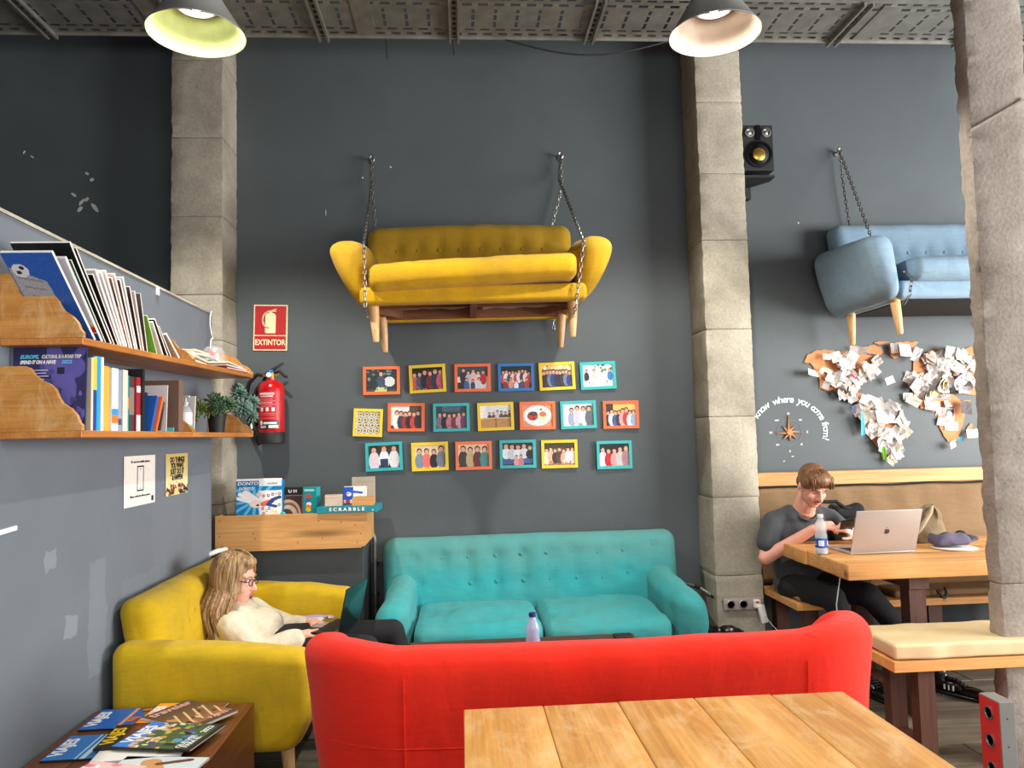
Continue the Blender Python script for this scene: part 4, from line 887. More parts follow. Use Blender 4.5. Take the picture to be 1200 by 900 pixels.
def book(name, loc, th, dp, ht, col, label, rot=(0, 0, 0), group=None, cat='book', band=None, pages=True, cv=None, soft=False):
    """spine at +x, thickness along y, origin at the wall-side bottom near corner"""
    t = empty(name, loc, label=label, cat=cat, group=group); t.rotation_euler = rot
    m = colm(col); k = .0012 if soft else .002
    mk('cover', join(box(0, dp, 0, k, 0, ht), box(0, dp, th-k, th, 0, ht), box(dp-k, dp, k, th-k, 0, ht)), m, t)
    mk('pages', box(.003, dp-k, k, th-k, .003, ht-.003), M['paper'], t)
    if band: 
        for z0, z1, c in band: mk('spine_band', box(dp, dp+.0006, .0005, th-.0005, ht*z0, ht*z1), colm(c), t)
    if cv: card('cover_print', cv, dp-.002, ht-.002, t, (dp/2, -.0008, ht/2))
    return t
zl = 1.467; gl = 'books on the lower shelf'
c = Cv(44, 56, (40, 38, 84)).blotch(16, [(70, 64, 130), (84, 78, 150)], .45, .0, 1, .85, .16, 4).line(.55, .95, .75, .6, .1, (90, 84, 154)).line(.95, .98, .6, .55, .06, (84, 78, 150)).ell(.72, .48, .16, .2, (88, 82, 152)).blotch(26, [(52, 48, 104), (96, 90, 164), (60, 56, 118)], .4, 0, 1, .5, .05, 9).rect(.6, .68, .7, .76, (24, 22, 50))
for i in range(7): c.rect(.13, .72-.022*i*1.6, .13+[.35, .33, .36, .3, .34, .22, .3][i], .728-.022*i*1.6, (210, 210, 230))
for i in range(4): c.rect(.13, .44-.05*i, .13+[.3, .2, .34, .28][i], .448-.05*i, (200, 200, 226))
t = empty('magazine', (XP+.012, 2.475, zl), label='large violet-blue magazine with a drawn face, standing flat to the front on the lower shelf', cat='magazine'); t.rotation_euler = (R(-2), 0, 0)
mk('cover', box(0, .222, 0, .006, 0, .262), colm((44, 42, 90)), t); card('cover_print', c, .22, .26, t, (.111, -.001, .131))
text('EUROPE,', .016, colm((90, 200, 230)), t, (.045, -.002, .232), align='LEFT', shear=.25, bold=.0007, sx=.9).location.x = .022
text('CULTURAL IS A ROAD TRIP', .0155, M['white'], t, (.086, -.002, .232), align='LEFT', shear=.25, bold=.0006, sx=.62)
text('SPEND IT ON A NAVE', .0155, M['white'], t, (.022, -.002, .215), align='LEFT', shear=.25, bold=.0006, sx=.7); text('2022', .0155, colm((90, 170, 220)), t, (.146, -.002, .215), align='LEFT', shear=.25, bold=.0006)
lower = [(2.545, .016, .235, (214, 204, 180), 'cream', None), (2.562, .026, .24, (30, 60, 140), 'navy blue and yellow', [(.55, 1, (236, 196, 40)), (.05, .5, (30, 60, 140))]),
 (2.589, .036, .245, (20, 160, 214), 'bright cyan', None), (2.626, .02, .245, (228, 228, 226), 'tall white', None), (2.648, .045, .218, (230, 170, 60), 'orange-yellow', None),
 (2.695, .05, .215, (222, 226, 228), 'white with a coloured foot', [(.12, .25, (230, 120, 50)), (.25, .35, (60, 140, 200))]), (2.747, .032, .213, (140, 156, 176), 'grey-blue', [(.1, .2, (60, 70, 110))]),
 (2.781, .04, .216, (222, 214, 196), 'ivory', None), (2.823, .022, .20, (40, 140, 150), 'teal', [(.4, .6, (230, 140, 90))]), (2.847, .044, .198, (66, 56, 52), 'dark brown', [(.3, .8, (130, 120, 110))]),
 (2.893, .036, .198, (160, 24, 44), 'dark red', [(0, .3, (226, 226, 226)), (.72, .84, (226, 226, 226))])]
for y, th, h, col, nm, band in lower:
    book('book', (XP+.03, y, zl), th-.0015, .185+random.uniform(-.006, .006), h, col, nm+' upright book in the row on the lower shelf', group=gl, band=band)
book('folder', (XP+.01, 2.931, zl), .02, .215, .232, (22, 22, 24), 'tall black folder closing the row of books on the lower shelf', cat='folder')
book('book', (XP+.02, 2.552, zl+.249), .022, .06, .15, (224, 216, 206), 'white paperback lying tilted on top of the row, lower shelf', rot=(R(-78), 0, 0)).rotation_euler = (R(-98), R(0), 0)
t = bpy.data.objects['folder']
def upr(name, y, x0, w_, h, th, mat, label, cat, cv=None, lean=-4):
    t = empty(name, (x0, y, zl), label=label, cat=cat); t.rotation_euler = (R(lean), 0, 0)
    mk('panel', rbox(0, w_, 0, th, 0, h, .0015), mat, t)
    if cv: card('print', cv, w_-.006, h-.006, t, (w_/2, -.001, h/2))
    return t
upr('document_box', 3.245, XP+.04, .205, .212, .05, colm((112, 86, 70), .7), 'brown cardboard box file behind the white sheet on the lower shelf', 'box', lean=0)
upr('notice_sheet', 3.19, XP+.05, .165, .19, .004, M['paper'], 'white card sheet leaning on the brown box file, lower shelf', 'card', Cv(20, 24, (226, 222, 224)).rect(.8, .05, .95, .9, (232, 214, 206)), lean=-5)
c = Cv(24, 30, (16, 34, 96)).blotch(20, [(40, 100, 190), (90, 160, 220), (20, 60, 140)], 0, .72, 1, 1, .09, 4)
for i in range(5): c.rect(.1, .6-.1*i, .6, .63-.1*i, (110, 140, 200))
b = book('book', (XP+.03, 3.06, zl), .012, .15, .155, (20, 36, 100), 'navy book with a blue wave cover facing front on the lower shelf', rot=(R(-8), 0, 0), cv=c)
b = book('book', (XS-.062, 2.985, zl+.001), .02, .05, .15, (30, 90, 170), 'narrow blue booklet leaning right, beside the orange one', rot=(R(-24), 0, 0))
b = book('book', (XS-.052, 3.02, zl+.001), .014, .046, .15, (236, 110, 50), 'narrow orange booklet leaning right on the lower shelf', rot=(R(-26), 0, 0))
t = empty('marker_pen', (XS-.015, 3.075, zl+.006), label='black marker pen leaning right beside the orange booklet', cat='pen'); t.rotation_euler = (R(-20), 0, 0)
mk('barrel', lathe([(0, 0), (.007, 0), (.007, .085), (0, .085)], 10), M['black'], t); mk('cap', lathe([(0, .085), (.008, .085), (.0075, .115), (0, .12)], 10), colm((60, 62, 70)), t)
upr('small_card', 3.23, XS-.045, .03, .018, .003, colm((90, 200, 196)), 'tiny turquoise label on the shelf edge in front of the brown box file', 'label', lean=-12)
t = upr('framed_note', 3.56, XP+.03, .17, .165, .006, M['paper'], 'white framed notice leaning behind the pump bottle on the lower shelf', 'card', Cv(30, 30, (206, 206, 206)).rect(.3, .25, .75, .68, (120, 120, 120)).rect(.32, .27, .73, .66, (206, 206, 206)).rect(.2, .76, .9, .79, (110, 110, 110)).rect(.3, .12, .8, .14, (120, 120, 120)), lean=-7)
t = empty('pump_bottle', (XS-.045, 3.45, zl), label='clear hand-gel bottle with a white pump and label on the lower shelf', cat='bottle')
mk('bottle', lathe([(0, 0), (.026, .0), (.028, .006), (.028, .09), (.020, .105), (.010, .112), (.010, .12), (0, .12)], 20), M['pet'], t, smooth=True, ang=50)
mk('gel', lathe([(0, .003), (.0245, .003), (.0245, .07), (0, .07)], 18), colm((222, 226, 228)), t); mk('label', lathe([(.0285, .02), (.0285, .085)], 20, True, False), M['white'], t)
mk('label_corner', lathe([(.0288, .02), (.0288, .034)], 20, True, False), colm((110, 200, 220)), t)
mk('pump', join(lathe([(0, .118), (.012, .118), (.012, .132), (.005, .134), (.005, .15), (0, .15)], 12), rbox(-.018, .018, -.008, .008, .15, .16, .003)), colm((190, 192, 194)), t)
t = empty('carton', (XS-.10, 3.36, zl), label='small white and yellow carton left of the pump bottle, lower shelf', cat='box')
mk('carton', rbox(0, .045, 0, .03, 0, .13, .002), M['white'], t); mk('yellow_band', box(-.0006, .0456, -.0006, .03, .0, .062), colm((240, 180, 40)), t)
# artificial succulents
t = empty('potted_plant', (XS-.075, 3.98, zl), label='artificial succulent in a black pot at the far end of the lower shelf', cat='plant')
mk('pot', lathe([(0, 0), (.036, 0), (.045, .085), (.047, .085), (.047, .095), (.042, .095), (.041, .08), (0, .078)], 24), M['black'], t, smooth=True, ang=40)
def rosette(c, ax, r, n, mat, seed):
    q = random.Random(seed); fs = []; zq = Vector(ax).normalized().to_track_quat('Z', 'Y').to_matrix().to_4x4()
    for ring in range(5):
        for k in range(n):
            a = 2*PI*(k+.5*(ring % 2))/n; up = [8, 25, 42, 60, 78][ring]; L = r*[1, .95, .8, .6, .4][ring]
            m = Matrix.Translation(c) @ zq @ Matrix.Rotation(a, 4, 'Z') @ Matrix.Translation((0, 0, ring*.006)) @ Matrix.Rotation(-R(up+q.uniform(-6, 6)), 4, 'Y') @ Matrix.Translation((L*.55, 0, 0))
            fs.append(xf(ellip((0, 0, 0), (L*.5, r*.13, r*.05), nu=6, nv=4), m))
    return join(*fs)
for i, (dx, dy, dz, ax, r, mt) in enumerate(((-.055, -.10, .10, (-.3, -1, .5), .055, 'green3'), (.0, -.03, .13, (.2, -.8, .6), .058, 'green'), (.06, -.02, .115, (.5, -.6, .5), .052, 'green'), (-.02, -.06, .09, (-.2, -1, .2), .045, 'green3'),
      (.09, .07, .17, (.4, -.4, .7), .05, 'green2'), (.12, .03, .10, (.7, -.6, .3), .058, 'green2'), (.15, .06, .06, (.7, -.5, .1), .045, 'green2'), (.07, .12, .20, (.2, -.4, .9), .042, 'green2'), (.14, .12, .13, (.8, -.4, .5), .05, 'green2'), (-.09, -.06, .06, (-.5, -1, .1), .045, 'green3'), (.03, -.07, .10, (.1, -1, .2), .045, 'green'))):
    s = mk('sprig', rosette((dx, dy, dz+.02), ax, r, 9, M[mt], i), M[mt], t, smooth=True); s['kind'] = 'stuff'
    mk('stem', tube([(0, 0, .08), (dx*.4, dy*.4, .09+dz*.3), (dx, dy, dz+.02)], .003, 5), M['green'], t)
t = empty('keyring_light', (XS+.01, 4.30, zl+.02), label='small silver bulb hanging at the far end of the lower shelf', cat='ornament'); mk('body', lathe([(0, 0), (.008, .002), (.009, .02), (.004, .028), (0, .028)], 12), M['steel'], t)
# upper shelf: leaning magazines
def lean(name, y, th_, L, th, w_, col, label, cat='magazine', cv=None, x0=None, group=None):
    """leans towards the near end of the shelf"""
    t = empty(name, (x0 if x0 is not None else XS-.03-w_, y, zup(y)+.001), label=label, cat=cat, group=group); t.rotation_euler = (R(th_), 0, 0)
    mk('cover', rbox(0, w_, 0, th, 0, L, min(.0008, th*.4)), colm(col), t)
    if th > .003: mk('pages', box(-.0005, w_+.0005, .001, th-.001, .001, L+.0005), M['paper'], t)
    if cv: card('cover_print', cv, w_, L, t, (w_/2, -.0008, L/2))
    return t
c = Cv(30, 44, (34, 90, 180)).m((lambda X, Y: (X < .72-.12*Y) & (Y < .86-.25*X) & (X > .02))(*np.meshgrid((np.arange(60)+.5)/60, (np.arange(88)+.5)/88)), (168, 168, 172)).ell(.22, .82, .16, .07, (222, 222, 226)).ell(.18, .80, .05, .02, (30, 34, 60)).ell(.26, .85, .05, .02, (30, 34, 60)).noise(10, 4)
for i in range(7): c.line(.1+.05*i, .75-.1*i, .55, .7-.09*i, .006, (120, 120, 126))
lean('large_book', 2.575, 50, .355, .012, .145, (34, 90, 180), 'large blue book with a pale drawing leaning on the near end panel, upper shelf', 'book', c)
c = Cv(20, 44, (222, 220, 214)).ell(.6, .78, .2, .05, (226, 190, 90)).ell(.5, .6, .18, .04, (224, 170, 80)).ell(.6, .5, .25, .06, (190, 40, 50)).ell(.62, .45, .24, .05, (40, 80, 170)).ell(.62, .42, .12, .03, (226, 226, 230)).ell(.5, .33, .2, .03, (226, 160, 70)).rect(0, .14, 1, .2, (200, 40, 40)).rect(0, .2, 1, .23, (230, 190, 50)).rect(0, 0, 1, .13, (30, 70, 150))
lean('comic_album', 2.625, 47, .335, .012, .135, (226, 224, 220), 'white comic album leaning behind the blue book, upper shelf', 'book', c)
lean('thin_book', 2.652, 46, .33, .006, .13, (30, 110, 70), 'thin green book leaning behind the white comic album', 'book')
lean('folder', 2.69, 45.5, .40, .010, .175, (18, 18, 20), 'big black folder leaning behind the green book, highest on the upper shelf', 'folder')
lean('folder', 2.715, 45, .385, .008, .18, (26, 26, 30), 'second black folder pressed behind the biggest one, upper shelf', 'folder')
ups = [(2.735, 42, .285, .008, (26, 22, 30), 'black magazine with a purple patch', Cv(12, 24, (24, 22, 28)).rect(.1, .1, .9, .6, (92, 40, 84)).rect(.2, .8, .9, .86, (120, 110, 130))),
 (2.755, 40, .30, .013, (224, 218, 216), 'thick white magazine', None), (2.78, 38, .29, .012, (206, 204, 210), 'pale grey magazine', None), (2.80, 35.5, .295, .014, (228, 224, 220), 'white magazine with a wavy top', None),
 (2.825, 33, .27, .010, (150, 124, 90), 'brown picture magazine with a red label', Cv(12, 24, (110, 90, 60)).rect(0, .3, 1, .4, (226, 70, 60)).rect(0, .0, 1, .28, (60, 30, 34)).blotch(8, [(60, 60, 40), (170, 150, 90)], 0, .5, 1, .9, .14, 3)), (2.845, 31, .285, .012, (230, 210, 206), 'pinkish white magazine', None),
 (2.87, 29, .265, .012, (60, 30, 40), 'dark maroon magazine', None), (2.89, 27, .275, .012, (228, 224, 216), 'cream magazine', None), (2.925, 25, .245, .010, (40, 30, 34), 'dark magazine with white print', Cv(12, 24, (50, 24, 30)).rect(.1, .7, .9, .95, (214, 206, 196)).rect(.1, .4, .5, .55, (200, 200, 200))),
 (2.95, 22, .23, .010, (216, 206, 196), 'beige magazine', None), (2.985, 18, .225, .008, (70, 60, 60), 'grey-brown magazine', None)]
for y, a, L, th, col, nm, cv in ups: lean('magazine', y+.01, a, L, th, .19, col, nm+' leaning in the row on the upper shelf', cv=cv, group='magazines leaning on the upper shelf')
lean('notebook', 3.09, 36, .17, .006, .15, (120, 190, 60), 'thin lime green notebook low in the row, upper shelf', 'notebook')
lean('booklet', 3.15, 42, .16, .010, .17, (222, 214, 212), 'white booklet leaning low after the magazine row', 'booklet')
lean('notebook', 3.20, 46, .19, .010, .17, (24, 26, 28), 'black notebook leaning steeply right of the magazine row', 'notebook')
lean('notebook', 3.235, 50, .17, .008, .165, (28, 78, 60), 'dark green notebook leaning on the black notebook', 'notebook')
t = lean('spiral_notebook', 3.33, 60, .17, .012, .17, (190, 176, 156), 'spiral-bound notebook lying almost flat against the green notebook', 'notebook')
tag(mk('spiral_binding', join(*[tube([(x, .006+.010*math.cos(a), .170+.010*math.sin(a)) for a in [2*PI*k/10 for k in range(11)]], .0012, 5) for x in [.008+.0115*i for i in range(14)]]), M['steel'], t), kind='stuff')
q = random.Random(5); z = 0
ordn = ('lowest', 'second lowest', 'middle', 'second highest', 'topmost')
for i in range(5):
    t = empty('paper_sheets', (XP+.125+q.uniform(-.012, .012), 3.54+.03*i*.6+q.uniform(-.02, .02), zup(3.5)+.003+i*.0125), R(q.uniform(-8, 8)), label='loose pale paper block, %s of the pile in the middle of the upper shelf' % ordn[i], cat='paper', group='paper blocks piled on the upper shelf')
    mk('sheets', rbox(-.10, .10, -.13+i*.008, .13-i*.006, 0, .010, .003, (6, 8, 1), 1, lambda x, y, z: (x, y, z+nz(x*2, y*2, 0, 5)*.008*abs(y)/.13)), M['cream_paper'] if i % 3 else M['paper'], t)
for i, (col, nm) in enumerate((((214, 40, 50), 'red and white booklet under the far paper pile, upper shelf'), ((214, 206, 196), 'beige folder on the far paper pile, upper shelf'), ((230, 226, 218), 'white folder on top of the far paper pile'))):
    t = empty('booklet', (XP+.14, 4.10-.02*i, zup(4.1)+.002+.011*i), R(-6+5*i), label=nm, cat='booklet'); mk('cover', rbox(-.10, .10, -.16+.03*(i == 0), .17, 0, .008, .002), colm(col, .7), t)
    mk('pages', box(-.098, .1015, -.158+.03*(i == 0), .168, .002, .006), M['paper'], t)
t = empty('glass_dome', (XP+.13, 4.05, zup(4.1)+.037), label='small glass dome ornament with a red figure on the far paper pile', cat='ornament')
mk('dome', lathe([(.062, 0), (.064, .03), (.055, .062), (.035, .085), (.0, .093)], 28, True, False), M['dome'], t, smooth=True); mk('base', lathe([(0, -.004), (.066, -.004), (.066, .003), (0, .003)], 28), M['shelf'], t)
mk('red_ball', ellip((-.008, -.01, .05), (.026, .022, .024)), M['redp'], t, smooth=True); mk('white_figure', join(ellip((.02, -.01, .03), (.012, .012, .022)), ellip((.012, -.02, .065), (.01, .01, .01))), M['white'], t, smooth=True); mk('dark_foot', ellip((0, 0, .012), (.03, .03, .01)), M['black'], t, smooth=True)
t = empty('wire_hook', (XP+.02, 4.36, 2.10), label='bent white wire hook hanging on the end of the partition above the glass dome', cat='hook')
mk('wire', tube([(-.004, .05, .05), (-.004, .02, .055), (.0, -.01, .02), (.002, -.02, -.03), (.004, .0, -.08), (.006, .02, -.10), (.006, -.01, -.105), (.008, -.03, -.13), (.01, -.04, -.20)], .003, 6), M['white'], t)
tag(mk('white_clip', rbox(XP+.0, XP+.008, 3.63, 3.66, 2.11, 2.15, .002), M['white']), 'small white clip on the top edge of the grey partition', 'clip')
tag(mk('white_strip', xf(rbox(0, .008, -.12, .05, -.008, .008, .003), T(XP+.001, 2.48, 1.165, R(3), 0, 0)), M['white']), 'white plastic strip fixed low on the partition at the left edge of the photo', 'strip')
# two sheets taped to the partition
def sheet(y, z, w_, h, cv, label, tilt=0, name='poster', cat='poster'):
    t = empty(name, (XP+.004, y, z), label=label, cat=cat); t.rotation_euler = (0, 0, R(90)); t.rotation_euler = Euler((R(tilt), 0, R(90)))
    mk('sheet', rbox(-w_/2, w_/2, 0, .0015, -h/2, h/2, .0005), M['paper'], t)
    if cv: card('print', cv, w_-.002, h-.002, t, (0, -.0012, 0))
    return t
t = sheet(3.465, 1.262, .325, .215, None, 'white sheet with a drawn phone taped to the partition below the shelf', name='notice')
mk('phone_outline', join(box(-.034, .034, -.0012, -.0002, .058, .064), box(-.034, .034, -.0012, -.0002, -.046, -.040), box(-.034, -.029, -.0012, -.0002, -.046, .064), box(.029, .034, -.0012, -.0002, -.046, .064), box(-.006, .006, -.0012, -.0002, .048, .051), box(-.004, .004, -.0012, -.0002, -.035, -.032)), M['black'], t)
text('Do not use mobile phones', .016, M['black'], t, (.0, -.001, .082), sx=1.15); text('Silence inside the library please', .0135, M['black'], t, (.0, -.001, -.066), sx=1.25)
mk('badge', box(.12, .143, -.0012, -.0002, -.096, -.074), M['black'], t)
c = Cv(30, 40, (226, 206, 130)).grad((238, 226, 170), (206, 176, 96), .2, 1).blotch(40, [(40, 26, 30), (80, 36, 40), (24, 20, 26), (150, 60, 60)], 0, .02, 1, .24, .06, 3).blotch(12, [(214, 130, 110), (226, 170, 140)], 0, .12, 1, .32, .03, 8)
t = sheet(3.90, 1.268, .29, .20, c, 'yellow poster with black words over a crowd, taped to the partition')
for i, s_ in enumerate(('DO THINGS', 'YOU WANT', 'JUST DO IT', '& HAPPEN')): text(s_, .036, M['black'], t, (0, -.0022, .070-.0285*i), bold=.0012, sx=.98 if i in (0, 2) else .85)

# ------------------------------------------------------------------ magazine table bottom left
t = empty('coffee_table', (-1.09, 2.55, 0), label='low brown plank table with magazines by the partition, bottom left', cat='table')
plank_top(t, -.30, .278, -.75, .525, .395, .42, 4, 'y', M['brownt'], name='plank')
mk('side_panel', prism([(-.75, .42), (.525, .42), (.525, .16), (.50, .06), (.44, .0), (-.75, 0)], .258, .28, 'x'), M['brownt'], t, loc=(0, 0, -.0))
mk('side_panel', prism([(-.75, .39), (.525, .39), (.525, .16), (.50, .06), (.44, 0), (-.75, 0)], -.30, -.28, 'x'), M['brownt'], t)
mk('shelf_board', box(-.28, .258, -.7, .48, .12, .14), M['brownt'], t); mk('back_rail', box(-.28, .258, .49, .51, .25, .395), M['brownt'], t)
def mag(x, y, z, rz, w_, h, cv, title, tcol, label, ts=.062, spine=(20, 20, 22), extra=(), tx=0, th=.006, gr='magazines on the low brown table'):
    t = empty('magazine', (x, y, z), R(rz), label=label, cat='magazine', group=gr)
    mk('pages', rbox(-w_/2+.001, w_/2-.001, -h/2+.001, h/2-.001, .0006, th-.0006, .0003, (1, 1, 1), 1), M['paper'], t)
    mk('cover', join(box(-w_/2, w_/2, -h/2, h/2, 0, .0006), box(-w_/2, w_/2, -h/2, h/2, th-.0006, th), box(-w_/2-.0005, -w_/2+.0005, -h/2, h/2, 0, th)), colm(spine), t)
    card('cover_print', cv, w_-.0006, h-.0006, t, (0, 0, th+.0005), (-PI/2, 0, 0))
    if title: text(title, ts, colm(tcol), t, (tx, h/2-ts*.52, th+.0012), (0, 0, 0), bold=.0018, depth=.0003, sx=.95)
    for s_, sz, c_, px, py in extra: text(s_, sz, colm(c_), t, (px, py, th+.0012), (0, 0, 0), bold=.0006, depth=.0003)
    return t
WH = (236, 236, 236); zt = .4215
c = Cv(30, 40, (30, 100, 190)).grad((120, 60, 40), (40, 110, 200), 0, .4).blotch(30, [(190, 90, 60), (150, 60, 50), (70, 80, 40), (214, 120, 80)], 0, 0, 1, .5, .07, 2).rect(0, .5, 1, .55, (226, 160, 130)).rect(0, .55, 1, 1, (36, 104, 196))
mag(-1.222, 2.955, zt, 90, .20, .27, c, 'VIAJES', WH, 'VIAJES magazine with blue top and red foliage cover, far left of the table', .055)
c = Cv(30, 40, (50, 130, 200)).grad((226, 150, 90), (210, 180, 140), 0, .25).grad((50, 110, 180), (40, 120, 200), .25, 1).rect(0, .5, 1, .56, (180, 214, 226)).rect(0, .6, 1, .63, (170, 210, 230)).blotch(14, [(140, 80, 60), (90, 50, 44), (40, 50, 80)], .1, .1, .9, .4, .08, 4)
mag(-1.215, 2.70, zt, 91, .205, .27, c, 'VIAJES', WH, 'VIAJES magazine with blue sky cover lying nearest the partition', .056)
c = Cv(30, 40, (232, 228, 220)).rect(.1, .1, .9, .3, (200, 180, 150))
mag(-1.05, 2.66, zt+.0075, 96, .21, .27, c, None, WH, 'white magazine underneath the black and yellow titled one', spine=(226, 224, 220))
c = Cv(30, 40, (90, 40, 28)).rect(0, .76, 1, 1, (20, 18, 18)).blotch(16, [(120, 60, 30), (60, 24, 18)], 0, 0, 1, .7, .1, 6)
mag(-1.075, 2.745, zt+.0150, 94, .21, .27, c, 'VIAJES', (240, 200, 40), 'VIAJES magazine with yellow title on black, middle of the pile', .056)
c = Cv(36, 48, (60, 90, 60)).rect(0, .78, 1, 1, (50, 120, 206)).blotch(30, [(214, 190, 170), (190, 150, 120), (226, 214, 200)], 0, .55, 1, .8, .06, 2).blotch(26, [(120, 160, 60), (200, 190, 60), (90, 60, 120), (214, 150, 50)], 0, .3, 1, .6, .06, 3).blotch(20, [(60, 120, 170), (30, 50, 40), (90, 150, 190), (20, 30, 24)], 0, .08, 1, .36, .07, 5).rect(0, 0, 1, .06, (24, 24, 26))
mag(-.985, 2.70, zt+.0225, 77, .215, .275, c, 'VIAJES', WH, 'VIAJES magazine with blue title and river landscape, top of the middle pile', .057, extra=(('QUE VER', .026, WH, -.045, -.086), ('PARA EL', .024, WH, -.045, -.108), ('2023', .030, WH, .062, -.098)))
c = Cv(30, 40, (236, 150, 50)).rect(0, .0, 1, .6, (120, 70, 40)).blotch(16, [(226, 120, 40), (90, 50, 30)], 0, 0, 1, .6, .08, 6)
mag(-1.035, 2.965, zt+.0075, 86, .20, .26, c, 'VIAJES', WH, 'VIAJES magazine with an orange cover mostly under the brown one', .05)
c = Cv(36, 48, (84, 64, 54)).grad((150, 110, 80), (70, 54, 48), .1, .9).blotch(14, [(226, 180, 130), (190, 140, 96), (50, 38, 34)], .1, .1, .9, .65, .07, 9)
for i in range(5): c.line(.05+.2*i, .2, .3+.2*i, .62, .02, (226, 180, 130))
mag(-.995, 2.915, zt+.0150, 58, .20, .265, c, 'traveler', (196, 150, 140), 'traveler magazine with brown shadow cover reading PARIS, far right of the pile', .056, spine=(214, 210, 206), extra=(('PARIS', .032, (226, 160, 150), .04, -.10),), th=.008)
c = Cv(36, 40, (206, 218, 222)).line(.2, .3, .8, .62, .12, (206, 150, 96)).line(.5, .6, .3, .9, .12, (214, 160, 104)).line(.3, .35, .15, .1, .05, (190, 120, 70)).line(.75, .5, .9, .2, .05, (110, 60, 40)).ell(.62, .85, .1, .07, (150, 90, 60))
mag(-.955, 2.455, zt+.0075, 81, .21, .27, c, None, WH, 'white magazine with a galloping horse cover, right of the pink one', spine=(206, 206, 206), extra=(('O', .05, WH, 0, .0),))
mag(-1.16, 2.405, zt, 88, .20, .26, Cv(10, 10, (120, 50, 140)), 'VIAJES', WH, 'purple magazine at the near end of the low table', .05)
c = Cv(20, 24, (240, 190, 190)).blotch(12, [(90, 190, 200), (240, 240, 240), (236, 130, 140)], 0, .5, 1, 1, .12, 3)
mag(-1.085, 2.44, zt+.0150, 72, .14, .2, c, 'ez', WH, 'small pink and turquoise magazine beside the purple one', .05)

# ------------------------------------------------------------------ dark coffee table between the sofas, bottles, bin
t = empty('coffee_table', (.28, 3.47, 0), label='dark brown coffee table between the turquoise and red sofas', cat='table')
mk('tabletop', rbox(-.54, .53, -.26, .27, .42, .45, .004), M['brown'], t)
for x in (-.48, .46):
    for y in (-.2, .2): mk('leg', box(x-.025, x+.025, y-.025, y+.025, 0, .42), M['brown'], t)
tag(mk('black_phone', rbox(.705, .79, 3.63, 3.70, .451, .463, .004), M['black'], smooth=True, ang=40), 'black phone lying at the far right corner of the dark coffee table', 'phone')
def bottle(loc, h, r, body, cap, lab, label):
    t = empty('water_bottle', loc, label=label, cat='bottle')
    pr = [(0, .004), (r*.6, .0), (r*.92, .004), (r, h*.05), (r*.96, h*.12), (r, h*.16), (r, h*.40), (r*.94, h*.43), (r*.99, h*.46), (r*.84, h*.56), (r*.99, h*.66), (r*.9, h*.76), (r*.55, h*.86), (r*.40, h*.90), (r*.40, h*.93), (0, h*.93)]
    mk('bottle', lathe(pr, 28), body, t, smooth=True, ang=50); mk('cap', lathe([(0, h*.925), (r*.46, h*.925), (r*.48, h*.94), (r*.46, h), (0, h)], 20), cap, t, smooth=True, ang=40)
    mk('water', lathe([(0, .006), (r*.9, .006), (r*.9, h*.10), (0, h*.10)], 24), M['petblue'], t, smooth=True, ang=40)
    if lab: c = Cv(30, 12, lab).rect(.35, .2, .5, .8, (210, 220, 240)).ell(.66, .5, .06, .3, (226, 230, 240)).rect(.1, .3, .28, .4, (200, 210, 236)).rect(.1, .55, .28, .62, (200, 210, 236)); card('label', c, r*2*PI*.98, h*.24, t, (0, 0, h*.29), bend=r*1.01)
    return t
bottle((.287, 3.30, .451), .215, .032, M['petblue'], colm((24, 30, 110)), None, 'clear water bottle with a dark blue cap on the dark coffee table')
bottle((1.862, 3.93, .761), .205, .031, M['pet'], M['white'], (40, 70, 160), 'water bottle with a white cap and blue label on the thick pine table')
t = empty('waste_bin', (1.46, 4.38, 0), label='black bin with a black plastic bag beside the turquoise sofa', cat='bin')
mk('bucket', lathe([(0, 0), (.10, 0), (.13, .25), (.125, .25), (.10, .02)], 24), M['black'], t, smooth=True, ang=40)
V, F = lathe([(.126, .16), (.136, .20), (.14, .25), (.134, .272), (.120, .268), (.108, .22), (.09, .15)], 48, True, False)
mk('bag', ([(x*(1+.07*nz(x*6, y*6, z*4, 3)), y*(1+.07*nz(x*7, y*7, z*4, 3)), z+.02*nz(x, y, z, 26)) for x, y, z in V], F), M['blackg'], t, smooth=True)
tag(mk('red_wrapper', xf(rbox(-.02, .02, -.01, .01, 0, .02, .005), T(1.45, 4.30, .235, .3, .2, .4)), colm((214, 60, 70)), smooth=True), 'red and white wrapper on top of the black bin bag', 'wrapper')
t = empty('socket_tower', (1.97, 2.81, 0), label='red and grey socket tower standing by the right pillar, three round sockets', cat='outlet')
mk('housing', rbox(-.028, .032, -.055, .055, 0, .40, .003), colm((112, 112, 108), .5), t); mk('red_face', box(-.0305, -.028, -.052, .052, .004, .396), colm((176, 40, 44), .45), t)
for z in (.345, .245, .145): mk('socket', xf(lathe([(.024, 0), (.024, .004), (.019, .004), (.017, -.004), (0, -.004)], 20), T(-.0305, 0, z, 0, -PI/2, 0)), M['steel'], t, smooth=True, ang=40)
tag(mk('screw_heads', join(*[xf(lathe([(0, 0), (.003, 0), (.003, .001), (0, .001)], 8), T(.0, -.055, z, PI/2)) for z in (.34, .24, .14)]), M['black'], t), kind='stuff')

